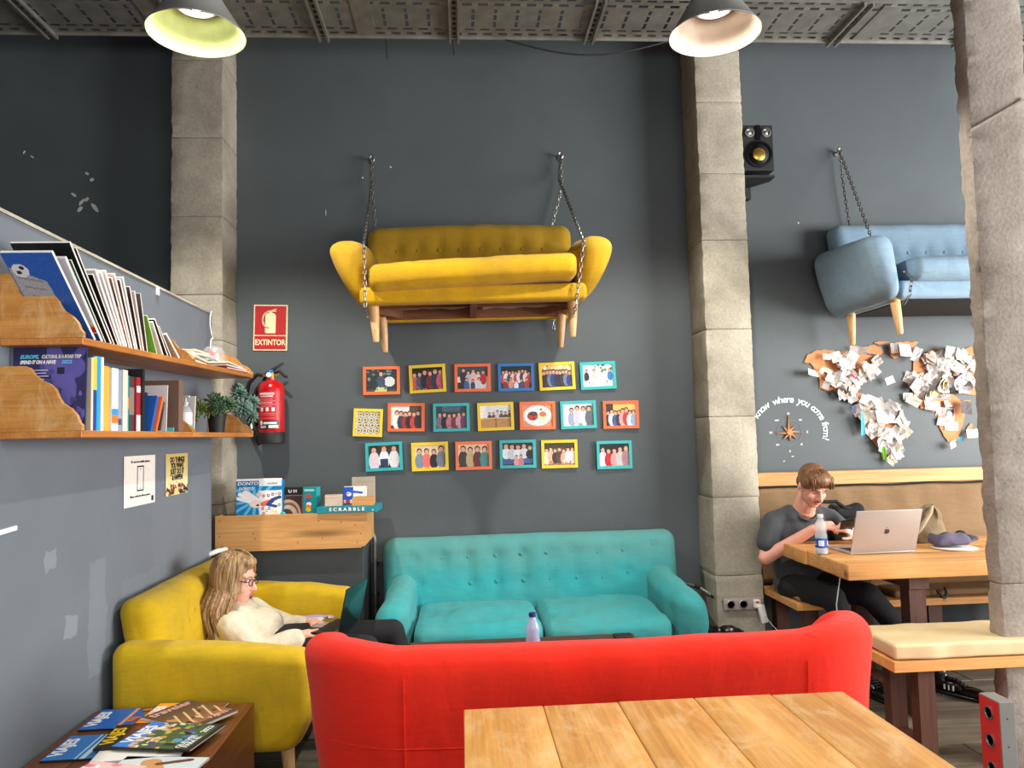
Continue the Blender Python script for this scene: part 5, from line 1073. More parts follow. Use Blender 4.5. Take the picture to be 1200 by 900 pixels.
# ------------------------------------------------------------------ cork world map with pinned notes, compass and lettering
def WM(u, v): return (1.8787+.0014466*u-.0000611*v, 2.0598-.0000225*u-.0013673*v)
conts = {
 'north_america': [(305, 145), (320, 110), (350, 90), (400, 80), (470, 92), (520, 85), (570, 105), (640, 110), (680, 140), (650, 175), (650, 205), (610, 225), (590, 250), (555, 262), (545, 290), (590, 300), (600, 330), (625, 355), (640, 372), (600, 372), (560, 345), (520, 330), (490, 320), (470, 300), (440, 280), (410, 285), (380, 270), (378, 230), (365, 195), (340, 150), (320, 148)],
 'arctic_islands': [(585, 75), (610, 62), (640, 58), (672, 68), (684, 95), (668, 108), (640, 104), (612, 100), (598, 92)],
 'northern_island': [(640, 48), (680, 40), (722, 42), (700, 52), (660, 54)],
 'greenland': [(712, 58), (750, 46), (800, 42), (856, 45), (838, 62), (830, 84), (790, 98), (760, 112), (742, 128), (722, 118), (712, 90)],
 'south_america': [(598, 370), (640, 350), (668, 344), (700, 352), (752, 382), (756, 408), (792, 440), (782, 478), (752, 515), (738, 555), (722, 595), (704, 634), (676, 622), (656, 565), (616, 520), (600, 465), (618, 450), (598, 405)],
 'africa': [(865, 285), (930, 268), (1000, 283), (1040, 320), (1056, 338), (1106, 335), (1096, 370), (1076, 395), (1070, 440), (1052, 490), (1036, 535), (990, 540), (966, 500), (950, 460), (940, 392), (900, 382), (862, 372), (850, 330)],
 'europe_and_asia': [(826, 196), (832, 130), (872, 108), (900, 92), (950, 76), (1050, 94), (1110, 68), (1260, 60), (1420, 90), (1460, 200), (1330, 260), (1200, 300), (1112, 310), (1060, 296), (1000, 268), (930, 262), (852, 268), (792, 250), (782, 226)],
 'madagascar': [(1085, 470), (1104, 449), (1113, 460), (1105, 484), (1088, 492)]}
t = empty('cork_map', (0, YW, 0), label='cork world map on the grey wall right of the middle pillar, covered with pinned notes', cat='map')
for nme, poly in conts.items():
    q = random.Random(len(poly)); P2 = []
    pts = [WM(*p) for p in poly]
    for a_, b_ in zip(pts, pts[1:]+pts[:1]):
        for k in range(3): f = k/3; P2.append((a_[0]+(b_[0]-a_[0])*f+q.uniform(-.004, .004), a_[1]+(b_[1]-a_[1])*f+q.uniform(-.004, .004)))
    mk('continent' if 'island' not in nme else 'island', prism(P2, -.009, -.001), M['cork'], t)
def inpoly(x, y, poly):
    c = False; n = len(poly)
    for i in range(n):
        x1, y1 = poly[i]; x2, y2 = poly[i-1]
        if (y1 > y) != (y2 > y) and x < (x2-x1)*(y-y1)/(y2-y1)+x1: c = not c
    return c
def notemesh(seed, m, crump):
    q = random.Random(seed); n = 4; V, F = [], []; ax = q.uniform(0, PI); amp = q.uniform(.2, 1)*crump
    for j in range(n+1):
        for i in range(n+1):
            x, z = i/n-.5, j/n-.5; u = x*math.cos(ax)+z*math.sin(ax)
            V.append((x+q.uniform(-.03, .03)*crump, -.25*amp*(u*u*3+.0)-abs(nz(x+seed, z, 0, 2.2))*.28*crump, z+q.uniform(-.03, .03)*crump))
    for j in range(n):
        for i in range(n): a = j*(n+1)+i; F.append((a, a+1, a+n+2, a+n+1))
    me = bpy.data.meshes.new('note'); me.from_pydata(V, [], F); me.materials.append(m); return me
nm_ = [plain('note_%d' % i, c, .85, var=.07, vs_=14) for i, c in enumerate(((222, 218, 214), (204, 198, 194), (224, 214, 196), (190, 188, 190), (214, 200, 194)))]
nmesh = [notemesh(i, nm_[i % 5], .9 if i % 3 else .35) for i in range(20)]
LBL = {'n': 'crumpled white paper note pinned on the North America part of the cork map', 's': 'crumpled white paper note pinned on the South America part of the cork map', 'e': 'crumpled white paper note pinned on the Europe and Asia part of the cork map', 'a': 'white paper note pinned on the Africa part of the cork map'}
GRP = {'n': 'notes pinned on North America', 's': 'notes pinned on South America', 'e': 'notes pinned on Europe and Asia', 'a': 'notes pinned on Africa'}
def note(u, v, w_, h_, rot, key=None, me=None, d=.012, label=None, group=None, mat=None):
    x, z = WM(u, v)
    if me is None: me = nmesh[random.randrange(20)]
    if mat: me = me.copy(); me.materials[0] = mat
    o = bpy.data.objects.new('paper_note', me); COL.objects.link(o); o.location = (x, YW-d, z); o.scale = (w_, .5*(w_+h_)*.8, h_)
    o.rotation_euler = (R(random.uniform(-38, 18)), R(rot), R(random.uniform(-35, 35)))
    tag(o, label or LBL[key], 'note', None if label else GRP[key])
    return o
q = random.Random(12)
regs = [('n', [(370, 190), (400, 130), (450, 95), (560, 120), (640, 130), (670, 160), (640, 200), (600, 235), (560, 250), (520, 300), (560, 345), (600, 360), (560, 390), (500, 350), (450, 300), (390, 280)], 62),
        ('s', [(560, 330), (620, 330), (650, 350), (720, 350), (740, 400), (785, 430), (775, 480), (750, 520), (735, 600), (700, 630), (670, 600), (610, 530), (610, 470), (560, 440)], 44),
        ('e', [(800, 230), (840, 150), (880, 120), (950, 90), (1020, 100), (1090, 110), (1110, 180), (1100, 290), (1060, 310), (1000, 270), (930, 290), (880, 340), (800, 350), (780, 290)], 96)]
for key, poly, n in regs:
    k = 0; us = [p[0] for p in poly]; vs2 = [p[1] for p in poly]
    while k < n:
        u, v = q.uniform(min(us), max(us)), q.uniform(min(vs2), max(vs2))
        if not inpoly(u, v, poly): continue
        sz = q.uniform(.055, .095)*(1 if key != 'n' else .85); note(u, v, sz, sz*q.uniform(.55, 1.0), q.uniform(-75, 75), key, d=q.uniform(.018, .055)); k += 1
for u, v, w_, h_, r_ in ((915, 360, .10, .07, 8), (965, 310, .10, .055, 0), (955, 395, .06, .075, 10), (990, 352, .07, .045, -4), (955, 440, .05, .05, 8), (900, 350, .07, .06, 12)): note(u, v, w_, h_, r_, 'a', nmesh[0], .016)
for u, v, w_, h_, r_, lb in ((330, 198, .10, .045, 10, 'flat white note sticking out left of Alaska on the cork map'), (398, 120, .05, .045, 8, 'small square white note on the upper left of North America'), (550, 87, .11, .05, 12, 'wide white note at the top of North America'), (772, 88, .115, .09, 3, 'large written white note pinned on Greenland'), (722, 78, .045, .07, -3, 'narrow white note left of the large one on Greenland'),
      (828, 110, .05, .12, 24, 'long cream note leaning right of Greenland'), (698, 236, .055, .05, -20, 'single small white note in the Atlantic between the continents'), (990, 98, .12, .075, 4, 'large lined white note at the top of Europe'), (1094, 500, .08, .062, 0, 'square white note beside Madagascar'), (995, 552, .045, .05, -25, 'small white note below the tip of Africa'), (675, 415, .16, .09, 3, 'largest written white note in the middle of South America'), (720, 580, .06, .12, 8, 'long white note hanging at the bottom of South America'), (1102, 245, .07, .10, 2, 'upright white note at the right edge of the map by the pillar')):
    note(u, v, w_, h_, r_, label=lb, me=nmesh[0], d=.05)
for u, v, w_, h_, r_, c_, lb in ((560, 450, .025, .15, -8, (70, 190, 220), 'long narrow turquoise note left of South America'), (662, 592, .025, .09, -3, (130, 210, 60), 'bright green narrow note at the tip of South America'), (888, 120, .06, .03, 10, (226, 150, 140), 'pink note on Scandinavia'), (955, 255, .06, .05, -35, (206, 196, 110), 'yellow note in the middle of the Europe notes'),
      (970, 288, .09, .05, 5, (60, 60, 60), 'dark grey card above Africa'), (1058, 372, .075, .09, 12, (96, 90, 88), 'dark grey card with a red mark on the right of Africa'), (1026, 525, .025, .03, 0, (60, 170, 200), 'tiny blue note on southern Africa'), (520, 378, .04, .05, 10, (70, 72, 100), 'dark blue scrap left of Central America'), (903, 302, .08, .04, -10, (226, 196, 130), 'pale orange note on north-west Africa'), (518, 215, .05, .012, 50, (200, 40, 60), 'thin red ribbon scrap on North America')):
    note(u, v, w_, h_, r_, label=lb, me=nmesh[0], d=.06, mat=colm(c_, .8))
def wallcard(u, v, w_, h_, cv, rot, label):
    x, z = WM(u, v); t = empty('photo_card', (x, YW-.014, z), label=label, cat='card'); t.rotation_euler = (0, R(rot), 0)
    mk('card', box(-w_/2, w_/2, -.001, .0, -h_/2, h_/2), M['paper'], t); card('print', cv, w_-.008, h_-.008, t, (0, -.002, 0))
wallcard(998, 405, .068, .085, Cv(14, 16, (60, 50, 50)).rect(0, 0, 1, .35, (214, 176, 130)).ell(.5, .55, .28, .25, (226, 220, 214)).rect(.3, .2, .7, .34, (230, 226, 226)), 6, 'small instant photo pinned on central Africa')
wallcard(1006, 462, .095, .058, Cv(20, 12, (226, 222, 236)).rect(.08, .45, .5, .55, (120, 120, 170)).rect(.08, .65, .4, .7, (140, 140, 180)).rect(.66, .3, .9, .75, (110, 110, 150)), 3, 'white card with purple print pinned on southern Africa')
cx_, cz_ = WM(232, 486)
t = empty('compass_rose', (cx_, YW-.001, cz_), label='small wooden compass rose with a painted ring on the wall left of the map', cat='wall decoration')
for k in range(8):
    a = PI/2-k*PI/4; L = .105 if k % 4 == 0 else (.10 if k % 2 == 0 else .062); L = {0: .115, 2: .09, 4: .058, 6: .10}.get(k, .062); w_ = .010; c0 = Vector((math.cos(a), math.sin(a))); n0 = Vector((-c0.y, c0.x))
    mk('point', prism([tuple(c0*.0), tuple(c0*.02+n0*w_), tuple(c0*L)], -.010, -.002), M['cork'], t); mk('dark_half', prism([tuple(c0*.0), tuple(c0*.02-n0*w_), tuple(c0*L)], -.009, -.002), M['brown'], t)
mk('hub', xf(lathe([(0, 0), (.019, 0), (.019, .008), (0, .008)], 20), T(0, -.008, 0, PI/2)), M['cork'], t)
chalk = plain('white_wall_marker', (206, 222, 224), .8)
mk('ring', xf(lathe([(.083, 0), (.083, .0012), (.0852, .0012), (.0852, 0)], 48, True, False), T(0, 0, 0, PI/2)), plain('faint_marker', (120, 130, 134), .8), t)
for k, ch in enumerate(('N', 'NE', 'E', 'SE', 'S', 'SW', 'W', 'NW')):
    a = PI/2-k*PI/4; r = .125 if k % 2 == 0 else .115; text(ch, .022 if k % 2 == 0 else .016, chalk, t, (r*math.cos(a), -.001, r*math.sin(a)), bold=.0006)
# hand lettering on an arc around the compass
s_ = "Let us know where you come from!"; rr = .232
t = empty('wall_lettering', (cx_, YW-.001, cz_), label='white hand lettering curving over the compass: know where you come from!', cat='lettering')
import itertools
arc = {'k': 147, 'n': 139.5, 'o': 133, 'w': 126}
seq = [('s', 166), ('k', 149), ('n', 141), ('o', 134), ('w', 126), ('w', 109), ('h', 101.5), ('e', 95), ('r', 89.5), ('e', 84), ('y', 71), ('o', 64.5), ('u', 58), ('c', 47), ('o', 41), ('m', 33), ('e', 25), ('f', 14), ('r', 9), ('o', 3.5), ('m', -5), ('!', -14)]
for ch, dg in seq:
    if dg > 155: continue
    a = R(dg); rx_, rz_ = .255, .215
    text(ch, .066, chalk, t, (rx_*math.cos(a), -.001, rz_*math.sin(a)+.005), (PI/2, R(90-dg), 0), name='letter', bold=.0010, depth=.0008, shear=.1)

# ------------------------------------------------------------------ right table: laptop, bag, cap, disc, phone
def laptop(loc, rz, w_, d_, ang, shell, key, label, logo=True, lid=None, scr=None):
    t = empty('laptop', loc, rz, label=label, cat='laptop')
    mk('base', rbox(-w_/2, w_/2, -d_, 0, 0, .012, .004), shell, t, smooth=True, ang=40); mk('keyboard', box(-w_/2+.02, w_/2-.02, -d_*.62, -.03, .012, .0128), M['black'], t); mk('trackpad', box(-.05, .05, -d_+.01, -d_*.66, .012, .0126), M['alu'], t)
    L = mk('lid', rbox(-w_/2, w_/2, 0, .006, 0, lid or d_, .0028), shell, t, smooth=True, ang=40); L.location = (0, -.002, .010); L.rotation_euler = (-R(ang), 0, 0)
    s = mk('screen', box(-w_/2+.006, w_/2-.006, -.0008, .0, .012, (lid or d_)-.006), scr or M['blackg'], L)
    if logo:   # apple outline with a bite and a leaf
        q = []
        for k in range(28):
            a = PI/2+2*PI*k/28; r = .0145*(1-.13*math.cos(2*(a-PI/2))*.5); x, z = r*math.cos(a), r*1.08*math.sin(a)
            if abs(a-PI/2) < .3 or abs(a-5*PI/2) < .3: z -= .003
            if abs(math.atan2(math.sin(a-PI*.03), math.cos(a-PI*.03))) < .45: x -= .0045
            q.append((x, z))
        h = (lid or d_)/2
        mk('logo', join(prism(q, .006, .0066), xf(prism([(0, 0), (.003, .003), (.0035, .008), (0, .006), (-.002, .003)], .006, .0066), T(-.001, 0, .0165))), M['steel'] if shell is M['grn'] else colm((60, 58, 60), .3), L, loc=(0, 0, h), rot=(0, 0, 0))
    return t
laptop((2.165, 3.885, .761), R(180), .355, .235, 20, M['alu'], M['black'], 'open grey-silver laptop standing on the thick pine table before the man', lid=.235).rotation_euler.z = R(180+2)
t = empty('backpack', (2.25, 4.58, .47), label='black bag on the wall bench behind the laptop, only its straps showing', cat='bag')
mk('body', rbox(-.16, .16, -.09, .09, 0, .42, .07, (6, 4, 8), 3, lambda x, y, z: (x, y, z+nz(x, y, z, 7)*.03)), M['dkcloth'], t, smooth=True)
mk('strap', tube([(-.15, -.05, .42), (-.10, -.05, .50), (0, -.05, .50), (.05, -.06, .46), (.15, -.06, .45)], .012, 8), M['dkcloth'], t, smooth=True); mk('flap', rbox(-.02, .17, -.08, .05, .40, .47, .03, (6, 3, 2), 3, lambda x, y, z: (x, y, z+nz(x, y, z, 9)*.03)), M['dkcloth'], t, smooth=True)
t = empty('canvas_bag', (2.60, 4.20, .761), label='slumped olive canvas bag standing on the table right of the laptop', cat='bag')
def fbag(x, y, z):
    k = z/.2; s = 1-.55*k*k; return (x*s+.025*k+.012*math.sin(x*70)*k, y*(1-.6*k)+nz(x, y, z, 12)*.02, max(0, z+nz(x, y, z, 14)*.02*k-.05*abs(x)*k*4*.3))
mk('body', rbox(-.095, .095, -.05, .05, 0, .205, .035, (14, 6, 12), 3, fbag), M['olive'], t, smooth=True)
mk('strap', tube([(.03, -.02, .20), (-.0, -.05, .17), (-.07, -.055, .08), (-.11, -.03, .03), (-.12, .0, .02)], [.009, .012, .013, .012, .008], 8), plain('light_canvas', (166, 146, 116), .9), t, smooth=True)
tag(mk('metal_disc', xf(lathe([(0, 0), (.105, .0), (.112, .006), (.105, .008), (0, .004)], 36), T(2.60, 3.96, .761)), M['paper'], smooth=True, ang=40), 'thin white round plate under the purple-grey cap on the thick table', 'plate')
t = empty('cap', (2.60, 3.98, .770), label='crumpled purple-grey cap lying on the white plate on the thick table', cat='cap')
mk('crown', rbox(-.11, .09, -.05, .06, 0, .065, .03, (14, 8, 5), 3, lambda x, y, z: (x, y, z*(1-.5*max(0, x*6))+.006+nz(x*1.3, y, z, 15)*.018*(z > .02)+nz(x, y, 0, 7)*.02*(z > .02))), M['capm'], t, smooth=True)
mk('brim', rbox(.06, .13, -.04, .05, .01, .03, .009, (6, 6, 2), 2, lambda x, y, z: (x, y, z+.03*math.sin((x-.06)*18)+nz(x, y, z, 12)*.01)), M['capm'], t, smooth=True); mk('band', xf(ellip((.085, .05, .055), (.03, .02, .02)), Matrix.Identity(4)), M['dkcloth'], t, smooth=True)

# ------------------------------------------------------------------ people
def MX(loc, rz=0, rx=0, ry=0, s=1): return Matrix.Translation(loc) @ Matrix.Rotation(rz, 4, 'Z') @ Matrix.Rotation(rx, 4, 'X') @ Matrix.Rotation(ry, 4, 'Y') @ Matrix.Scale(s, 4)
def head_vf(m):
    """face towards -y, origin in the middle of the skull at brow height"""
    p = [ellip((0, .012, .028), (.074, .092, .086)), ellip((0, -.022, -.040), (.058, .066, .075)), ellip((0, -.052, -.088), (.032, .030, .024)), ellip((0, -.030, -.075), (.048, .045, .035)),
         ellip((.034, -.058, -.032), (.022, .022, .026)), ellip((-.034, -.058, -.032), (.022, .022, .026)), ellip((0, -.072, .022), (.052, .016, .014)),
         capsule((0, -.082, .004), (0, -.104, -.032), .0085, .0125), ellip((.011, -.092, -.036), (.009, .010, .008)), ellip((-.011, -.092, -.036), (.009, .010, .008)),
         ellip((0, -.078, -.062), (.024, .014, .014)), ellip((0, -.084, -.057), (.019, .009, .005)), ellip((0, -.083, -.068), (.017, .009, .006)),
         ellip((.076, .012, -.008), (.010, .017, .030), (0, 0, .3)), ellip((-.076, .012, -.008), (.010, .017, .030), (0, 0, -.3))]
    return xf(join(*p), m)
def face(parent, m, brow, lips=True, closed=False, irisc=(60, 80, 90)):
    for s in (-1, 1):
        if not closed:
            mk('eye', xf(ellip((s*.029, -.0745, .002), (.013, .008, .0085)), m), M['white'], parent, smooth=True); mk('iris', xf(ellip((s*.029, -.0815, .001), (.0055, .003, .0055)), m), colm(irisc, .3), parent, smooth=True)
        mk('eyelid', xf(capsule((s*.017, -.080, .004-(.004 if closed else -.003)), (s*.042, -.074, .002-(.004 if closed else -.003)), .0028, .0022, 8), m), colm((120, 70, 60), .6), parent, smooth=True)
        mk('eyebrow', xf(join(capsule((s*.014, -.088, .021), (s*.032, -.085, .026), .0038, .0038, 8), capsule((s*.032, -.085, .026), (s*.050, -.070, .020), .0038, .0022, 8)), m), brow, parent, smooth=True)
    if lips: mk('lips', xf(join(ellip((0, -.0915, -.0575), (.019, .004, .0036)), ellip((0, -.091, -.066), (.016, .0045, .0045))), m), M['lips'], parent, smooth=True)
def hand_vf(m, side=1, curl=(30, 40, 30), spread=.08, thumb=(.5, .4), s=1):
    """palm starts at the origin, fingers along +x, back of the hand +z, thumb on the side*+y edge"""
    out = [ellip((.042, 0, 0), (.048, .040, .015)), capsule((-.02, 0, 0), (.02, 0, 0), .026, .028)]
    for i, (yy, L) in enumerate(((.029, .92), (.010, 1.0), (-.010, .94), (-.028, .76))):
        p = Vector((.080-.004*abs(i-1), side*yy, 0)); a = 0; az = side*spread*(1.2-i)*.8; prev = p
        out.append(capsule((.045, side*yy*.9, 0), tuple(p), .010, .0092, 8))
        for k, (ln, r0, r1) in enumerate(((.038, .0092, .0084), (.024, .0084, .0078), (.020, .0078, .0068))):
            a += R(curl[k]); d = Vector((math.cos(a)*math.cos(az), math.cos(a)*math.sin(az), -math.sin(a))); nx_ = prev+d*ln*L; out.append(capsule(tuple(prev), tuple(nx_), r0, r1, 8)); prev = nx_
    b = Vector((.018, side*.028, -.004)); c1 = b+Vector((.03*math.cos(thumb[0]), side*.034*math.sin(thumb[0]+.3), -.012)); c2 = c1+Vector((.028*math.cos(thumb[1]), side*.012, -.010)); out += [capsule(tuple(b), tuple(c1), .013, .0105, 8), capsule(tuple(c1), tuple(c2), .0105, .0082, 8)]
    return xf(join(*out), m @ Matrix.Scale(s, 4))
def dirm(p0, p1, up=(0, 0, 1)):
    x = (Vector(p1)-Vector(p0)).normalized(); z = Vector(up); z = (z-x*z.dot(x)).normalized(); y = z.cross(x)
    return Matrix(((x.x, y.x, z.x, p0[0]), (x.y, y.y, z.y, p0[1]), (x.z, y.z, z.z, p0[2]), (0, 0, 0, 1)))
def shoe(parent, p, rz, mat, stripe=None):
    vf = join(ellip((0, -.02, .045), (.042, .075, .042)), ellip((0, -.12, .032), (.044, .075, .028)), ellip((0, .05, .05), (.036, .045, .045)), capsule((0, .04, .06), (0, .045, .10), .040, .042))
    o = blob('shoe', xf(vf, T(p[0], p[1], p[2], 0, 0, rz)), mat, parent, .007, 3)
    mk('sole', xf(rbox(-.045, .045, -.195, .09, 0, .02, .009, (3, 8, 1), 2, lambda x, y, z: (x*(1-.25*abs((y+.05)/.14)**3), y, z)), T(p[0], p[1], p[2], 0, 0, rz)), M['blackg'], parent, smooth=True)
    if stripe:
        for k in range(3): mk('stripe', xf(box(-.0425, -.036, -.05+.022*k, -.043+.022*k, .03, .055), T(p[0], p[1], p[2], 0, 0, rz)), M['white'], parent)
        mk('laces', xf(join(*[tube([(-.02, -.04-.018*k, .085-.008*k), (0, -.045-.018*k, .09-.008*k), (.02, -.04-.018*k, .085-.008*k)], .003, 5) for k in range(4)]), T(p[0], p[1], p[2], 0, 0, rz)), M['dkcloth'], parent)
# man at the right table
B0 = Vector((2.0, 4.50, 0))
man = empty('person', (0, 0, 0), label='man with short auburn hair and a charcoal t-shirt looking down at a phone', cat='person')
hm = MX((2.025, 4.345, 1.085), R(8), R(32), s=1.0)
neck = [capsule((2.02, 4.41, 1.02), (2.01, 4.485, .915), .055, .062)]
LS, RS = (1.84, 4.50, .865), (2.20, 4.50, .870); LE, RE = (1.765, 4.445, .665), (2.30, 4.36, .735); LW, RW = (1.985, 4.275, .845), (2.19, 4.215, .815)
torso = [ellip((2.01, 4.53, .78), (.15, .085, .14)), ellip((2.01, 4.54, .62), (.135, .085, .16)), capsule(LS, RS, .045, .045), capsule((2.01, 4.51, .90), LS, .045, .045), capsule((2.01, 4.51, .90), RS, .045, .045)]
arms = [capsule(LS, LE, .048, .040), capsule(LE, LW, .042, .028), capsule(RS, RE, .048, .040), capsule(RE, RW, .042, .028)]
lhm = dirm(LW, (2.075, 4.235, .875), (-.2, -.5, .8)); rhm = dirm(RW, (2.125, 4.19, .865), (.55, -.75, .3))
blob('body', join(head_vf(hm), *neck, *torso, *arms, hand_vf(lhm, 1, (25, 45, 30), s=.95), hand_vf(rhm, 1, (45, 60, 40), s=.95)), M['skin2'], man, .0058, 3, .5)
face(man, hm, M['hairm'], closed=True)
mk('moustache', xf(join(capsule((-.002, -.094, -.049), (-.024, -.086, -.056), .005, .003, 8), capsule((.002, -.094, -.049), (.024, -.086, -.056), .005, .003, 8)), hm), M['hairm'], man, smooth=True)
def tee_fn(p):
    return p+Vector((nz(p.x, p.y, p.z*.5, 14)*.012, nz(p.x+3, p.y, p.z*.4, 12)*.013, 0))
shirt = [ellip((2.01, 4.515, .79), (.178, .122, .165)), ellip((2.01, 4.53, .60), (.172, .125, .19)), capsule((1.945, 4.50, .915), LS, .052, .060), capsule((2.085, 4.50, .915), RS, .052, .060), capsule((1.95, 4.475, .89), (2.08, 4.475, .89), .062, .062), capsule(LS, (1.790, 4.465, .745), .062, .066), capsule(RS, (2.255, 4.43, .775), .062, .068), ellip((2.01, 4.53, .50), (.178, .13, .10))]
shirt_o = blob('t_shirt', join(*shirt), M['tee'], man, .008, 5, .6, tee_fn)
nk = lambda a, r=1, dy=0: (2.018+.062*r*math.cos(a), 4.448+dy-.055*r*math.sin(-a)*1.0*0+.045*r*math.sin(a), .945+.050*r*math.sin(a)-.012)
blob('neck_opening', join(ellip((2.018, 4.425, .925), (.050, .024, .040), (R(-48), 0, 0)), capsule((2.018, 4.40, .985), (2.015, 4.47, .90), .050, .058)), M['skin2'], man, .006, 2)
mk('neckline', tube([(2.018+.066*math.cos(a), 4.452+.062*math.sin(a), .940+(.060*math.sin(a) if math.sin(a) < 0 else .018*math.sin(a))) for a in [2*PI*k/24 for k in range(25)]], .0075, 8), M['tee'], man, smooth=True)
mk('necklace', tube([(2.018+.050*math.cos(a), 4.445+.058*math.sin(a), .945+.045*math.sin(a)) for a in [PI+PI*k/12 for k in range(13)]], .0018, 6), M['brass'], man)
# hair: cap plus combed tufts
cap_ = [ellip((0, .018, .040), (.082, .097, .086)), ellip((0, -.050, .072), (.064, .045, .040)), ellip((0, .065, -.01), (.064, .050, .055)), ellip((.066, .0, .035), (.018, .05, .04)), ellip((-.066, .0, .035), (.018, .05, .04))]
q = random.Random(3); tf = []
for i in range(90):
    a = q.uniform(-1.25, 1.25); b = q.uniform(-.2, .9); x0_, y0_, z0_ = .07*math.sin(a), -.02+.03*b, .118-.03*a*a
    x1_, y1_ = .062*math.sin(a)+q.uniform(-.01, .012), -.088+q.uniform(-.006, .008); tf.append(tube([(x0_, y0_, z0_), ((x0_+x1_)/2*1.03, (y0_+y1_)/2-.012, (z0_+.045)/2+.026), (x1_, y1_-.002, .052+q.uniform(-.014, .01)-.03*abs(a)*.4)], [.005, .005, .0015], 5))
hb = blob('hair', xf(join(*cap_), hm), M['hairm'], man, .007, 4)
mk('fringe', xf(join(*tf), hm), M['hairm'], man, smooth=True)
trs = [ellip((2.01, 4.52, .50), (.165, .125, .085)), chainc([(1.93, 4.50, .49, .085), (1.99, 4.10, .50, .068)]), chainc([(2.09, 4.50, .49, .085), (2.20, 4.12, .50, .068)]), chainc([(1.99, 4.10, .50, .066), (2.08, 4.10, .28, .056), (2.12, 4.10, .09, .045)]), chainc([(2.20, 4.12, .50, .066), (2.36, 4.08, .30, .056), (2.50, 4.06, .10, .045)])]
blob('trousers', join(*trs), M['dkcloth'], man, .010, 4)
shoe(man, (2.13, 4.05, .001), R(10), M['blackg'], True); shoe(man, (2.545, 4.0, .001), R(30), M['blackg'], True)
t = empty('smartphone', (2.125, 4.175, .862), label='black smartphone held in the hands of the man', cat='phone'); t.rotation_euler = (R(-38), R(-8), R(-12))
mk('case', rbox(-.036, .036, -.075, .075, -.004, .004, .003), M['blackg'], t, smooth=True, ang=40); mk('screen', box(-.033, .033, -.071, .071, .004, .0045), colm((200, 210, 214), .1), t)
# woman on the yellow sofa
wom = empty('person', (0, 0, 0), label='woman with long blonde hair, glasses and a cream fleece typing on a laptop', cat='person')
hw_ = MX((-1.095, 3.83, .765), R(90-10), R(10), s=1.0)
S1, S2 = (-1.075, 3.685, .575), (-1.06, 3.98, .575); E1, E2 = (-.955, 3.64, .455), (-.90, 4.03, .475); W1_, W2_ = (-.745, 3.715, .512), (-.755, 3.93, .515)
h1 = dirm(W1_, (-.64, 3.765, .517), (0, -.25, 1)); h2 = dirm(W2_, (-.66, 3.885, .522), (0, .25, 1))
tw = [ellip((-1.05, 3.83, .50), (.08, .11, .08), (0, R(35), 0)), ellip((-.97, 3.83, .455), (.09, .11, .07)), capsule((-1.10, 3.83, .70), (-1.10, 3.83, .60), .045, .052), capsule(S1, S2, .045, .045)]
blob('body', join(head_vf(hw_), *tw, capsule(S1, E1, .042, .034), capsule(E1, W1_, .034, .024), capsule(S2, E2, .042, .034), capsule(E2, W2_, .034, .024), hand_vf(h1, 1, (18, 30, 22), s=.88), hand_vf(h2, -1, (18, 30, 22), s=.88)), M['skin'], wom, .0058, 3, .5)
face(wom, hw_, M['hairw'])
def knit_fn(p): return p+Vector((nz(p.x, p.y, p.z, 11)*.014+nz(p.x, p.y, p.z, 90)*.002, nz(p.x+5, p.y, p.z, 12)*.013, nz(p.x, p.y+9, p.z, 10)*.010))
kn = [ellip((-1.04, 3.83, .52), (.13, .17, .115), (0, R(35), 0)), ellip((-.97, 3.83, .46), (.13, .165, .09)), capsule(S1, S2, .062, .062), capsule(S1, E1, .068, .066), capsule(E1, (-.79, 3.70, .495), .066, .046), capsule(S2, E2, .066, .064), capsule(E2, (-.80, 3.945, .50), .062, .044), ellip((-1.075, 3.83, .605), (.085, .115, .055)), ellip((-.99, 3.83, .53), (.12, .13, .09)), ellip((-.80, 3.70, .495), (.035, .048, .045)), ellip((-.81, 3.945, .50), (.035, .045, .042)), ellip((-1.13, 3.70, .46), (.08, .06, .11))]
blob('fleece_jacket', join(*kn), M['knit'], wom, .008, 4, .55, knit_fn)
tr = [ellip((-.87, 3.83, .445), (.12, .15, .085)), chainc([(-.86, 3.76, .445, .080), (-.46, 3.70, .445, .060)]), chainc([(-.86, 3.90, .445, .080), (-.36, 3.95, .455, .060)]), chainc([(-.46, 3.70, .445, .060), (-.37, 3.74, .26, .050), (-.35, 3.78, .09, .038)]), chainc([(-.36, 3.95, .455, .060), (-.30, 3.96, .26, .050), (-.31, 4.02, .09, .038)])]
blob('trousers', join(*tr), M['dkcloth'], wom, .010, 4)
mk('trouser_logo', xf(prism([(-.006, -.014), (.004, -.010), (.008, .006), (.002, .016), (-.004, .004)], -.001, .001), T(-.52, 3.638, .455)), M['white'], wom)
shoe(wom, (-.35, 3.78, .001), R(80), M['dkcloth']); shoe(wom, (-.31, 4.02, .001), R(80), M['dkcloth'])
# glasses
gl_ = []
for s in (-1, 1):
    gl_.append(tube([(s*.029+.022*math.cos(a), -.097+.004*abs(math.cos(a)), .0+.016*math.sin(a)) for a in [2*PI*k/16 for k in range(17)]], .0022, 6)); gl_.append(tube([(s*.051, -.094, .004), (s*.072, -.06, .008), (s*.078, .01, .006), (s*.076, .03, -.01)], .0022, 6))
gl_.append(tube([(-.008, -.098, .004), (0, -.101, .007), (.008, -.098, .004)], .0022, 6))
mk('glasses', xf(join(*gl_), hw_), colm((44, 26, 34), .3), wom, smooth=True)
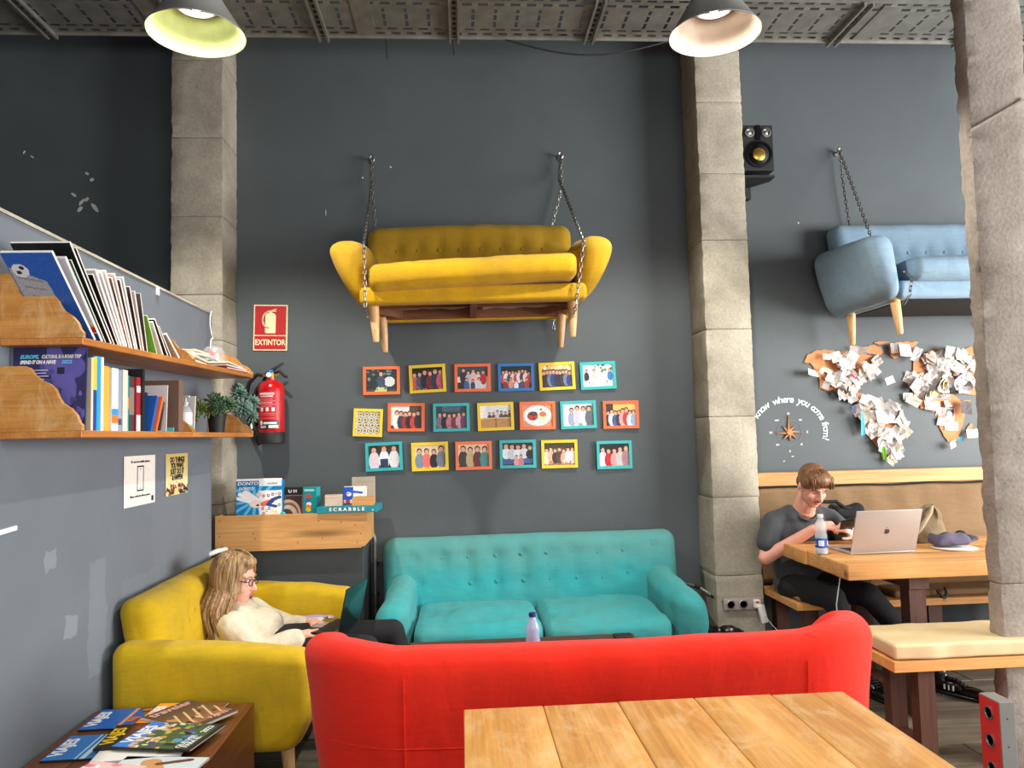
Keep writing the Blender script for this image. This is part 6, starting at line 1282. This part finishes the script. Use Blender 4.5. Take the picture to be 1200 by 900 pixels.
# long hair: cap, then wavy locks falling over the shoulders
hc = [ellip((0, .022, .040), (.084, .098, .088)), ellip((.0, .068, -.03), (.070, .052, .085)), ellip((.070, .018, -.02), (.020, .052, .075)), ellip((-.070, .018, -.02), (.020, .052, .075)), ellip((.0, -.045, .085), (.055, .045, .030))]
blob('hair', xf(join(*hc), hw_), M['hairw'], wom, .007, 4)
q = random.Random(8); lk = []
for i in range(170):
    s = -1 if i % 2 else 1; f = q.random()       # f: 0 at the temple, 1 at the back of the head
    a = R(38+105*f); e = q.uniform(-.004, .004)
    pts = []
    for al in (78, 60, 40, 20, 0): c_ = math.cos(R(al)); pts.append(hw_ @ Vector((s*(.012+(.083+e)*math.sin(a)*c_), .020-(.098+e)*math.cos(a)*c_-.0*c_, .040+(.091+e)*math.sin(R(al)))))
    pts.append(hw_ @ Vector((s*(.088*math.sin(a)+.006), .02-.090*math.cos(a), -.04)))
    low = pts[-1]; side = -1 if s > 0 else 1; side = -1 if low.y < 3.83 else 1
    tgt = Vector((-1.045-.17*f+q.uniform(-.02, .02), 3.83+side*(.135+.02*math.sin(f*3))+q.uniform(-.025, .015), .50-.04*f+q.uniform(-.02, .07)))
    n_ = 9; ph = 2.2*f+q.uniform(-.4, .4)
    for k in range(1, n_+1):
        u = k/n_; z_ = low.lerp(tgt, u); w2 = .016*u*math.sin(ph+u*8.5); z_.x += w2-.012*math.sin(PI*u); z_.y += side*(.045*math.sin(PI*min(1, u*1.05))); pts.append(z_)
    rad = [.004, .006, .007, .007, .0075, .008]+[.0082-.0055*(k/n_)**1.5 for k in range(1, n_+1)]; lk.append(tube([tuple(p_) for p_ in pts], rad, 5))
lo = mk('long_locks', join(*lk), M['hairw'], wom, smooth=True)
t = laptop((-.555, 3.81, .513), R(-103), .28, .18, 12, M['grn'], M['black'], 'open dark laptop on the lap of the woman, its lid seen from behind', logo=False, lid=.205, scr=M['blackg'])
tag(mk('purple_sleeve', rbox(-1.02, -.70, 4.03, 4.30, .385, .475, .02, (8, 6, 2), 3, lambda x, y, z: (x, y, z+nz(x, y, z, 12)*.008)), M['purple'], smooth=True), 'lilac padded sleeve lying on the yellow sofa beside the woman', 'sleeve')
t = empty('smartphone', (-.775, 4.14, .479), R(12), label='silver smartphone lying on the lilac sleeve', cat='phone')
mk('case', rbox(-.075, .075, -.036, .036, 0, .008, .003), colm((206, 218, 216), .3), t, smooth=True, ang=40); mk('camera', join(*[mv(lathe([(0, .008), (.007, .008), (.007, .0095), (0, .0095)], 12), x, y) for x, y in ((.058, .02), (.058, .0), (.045, .01))]), M['black'], t)
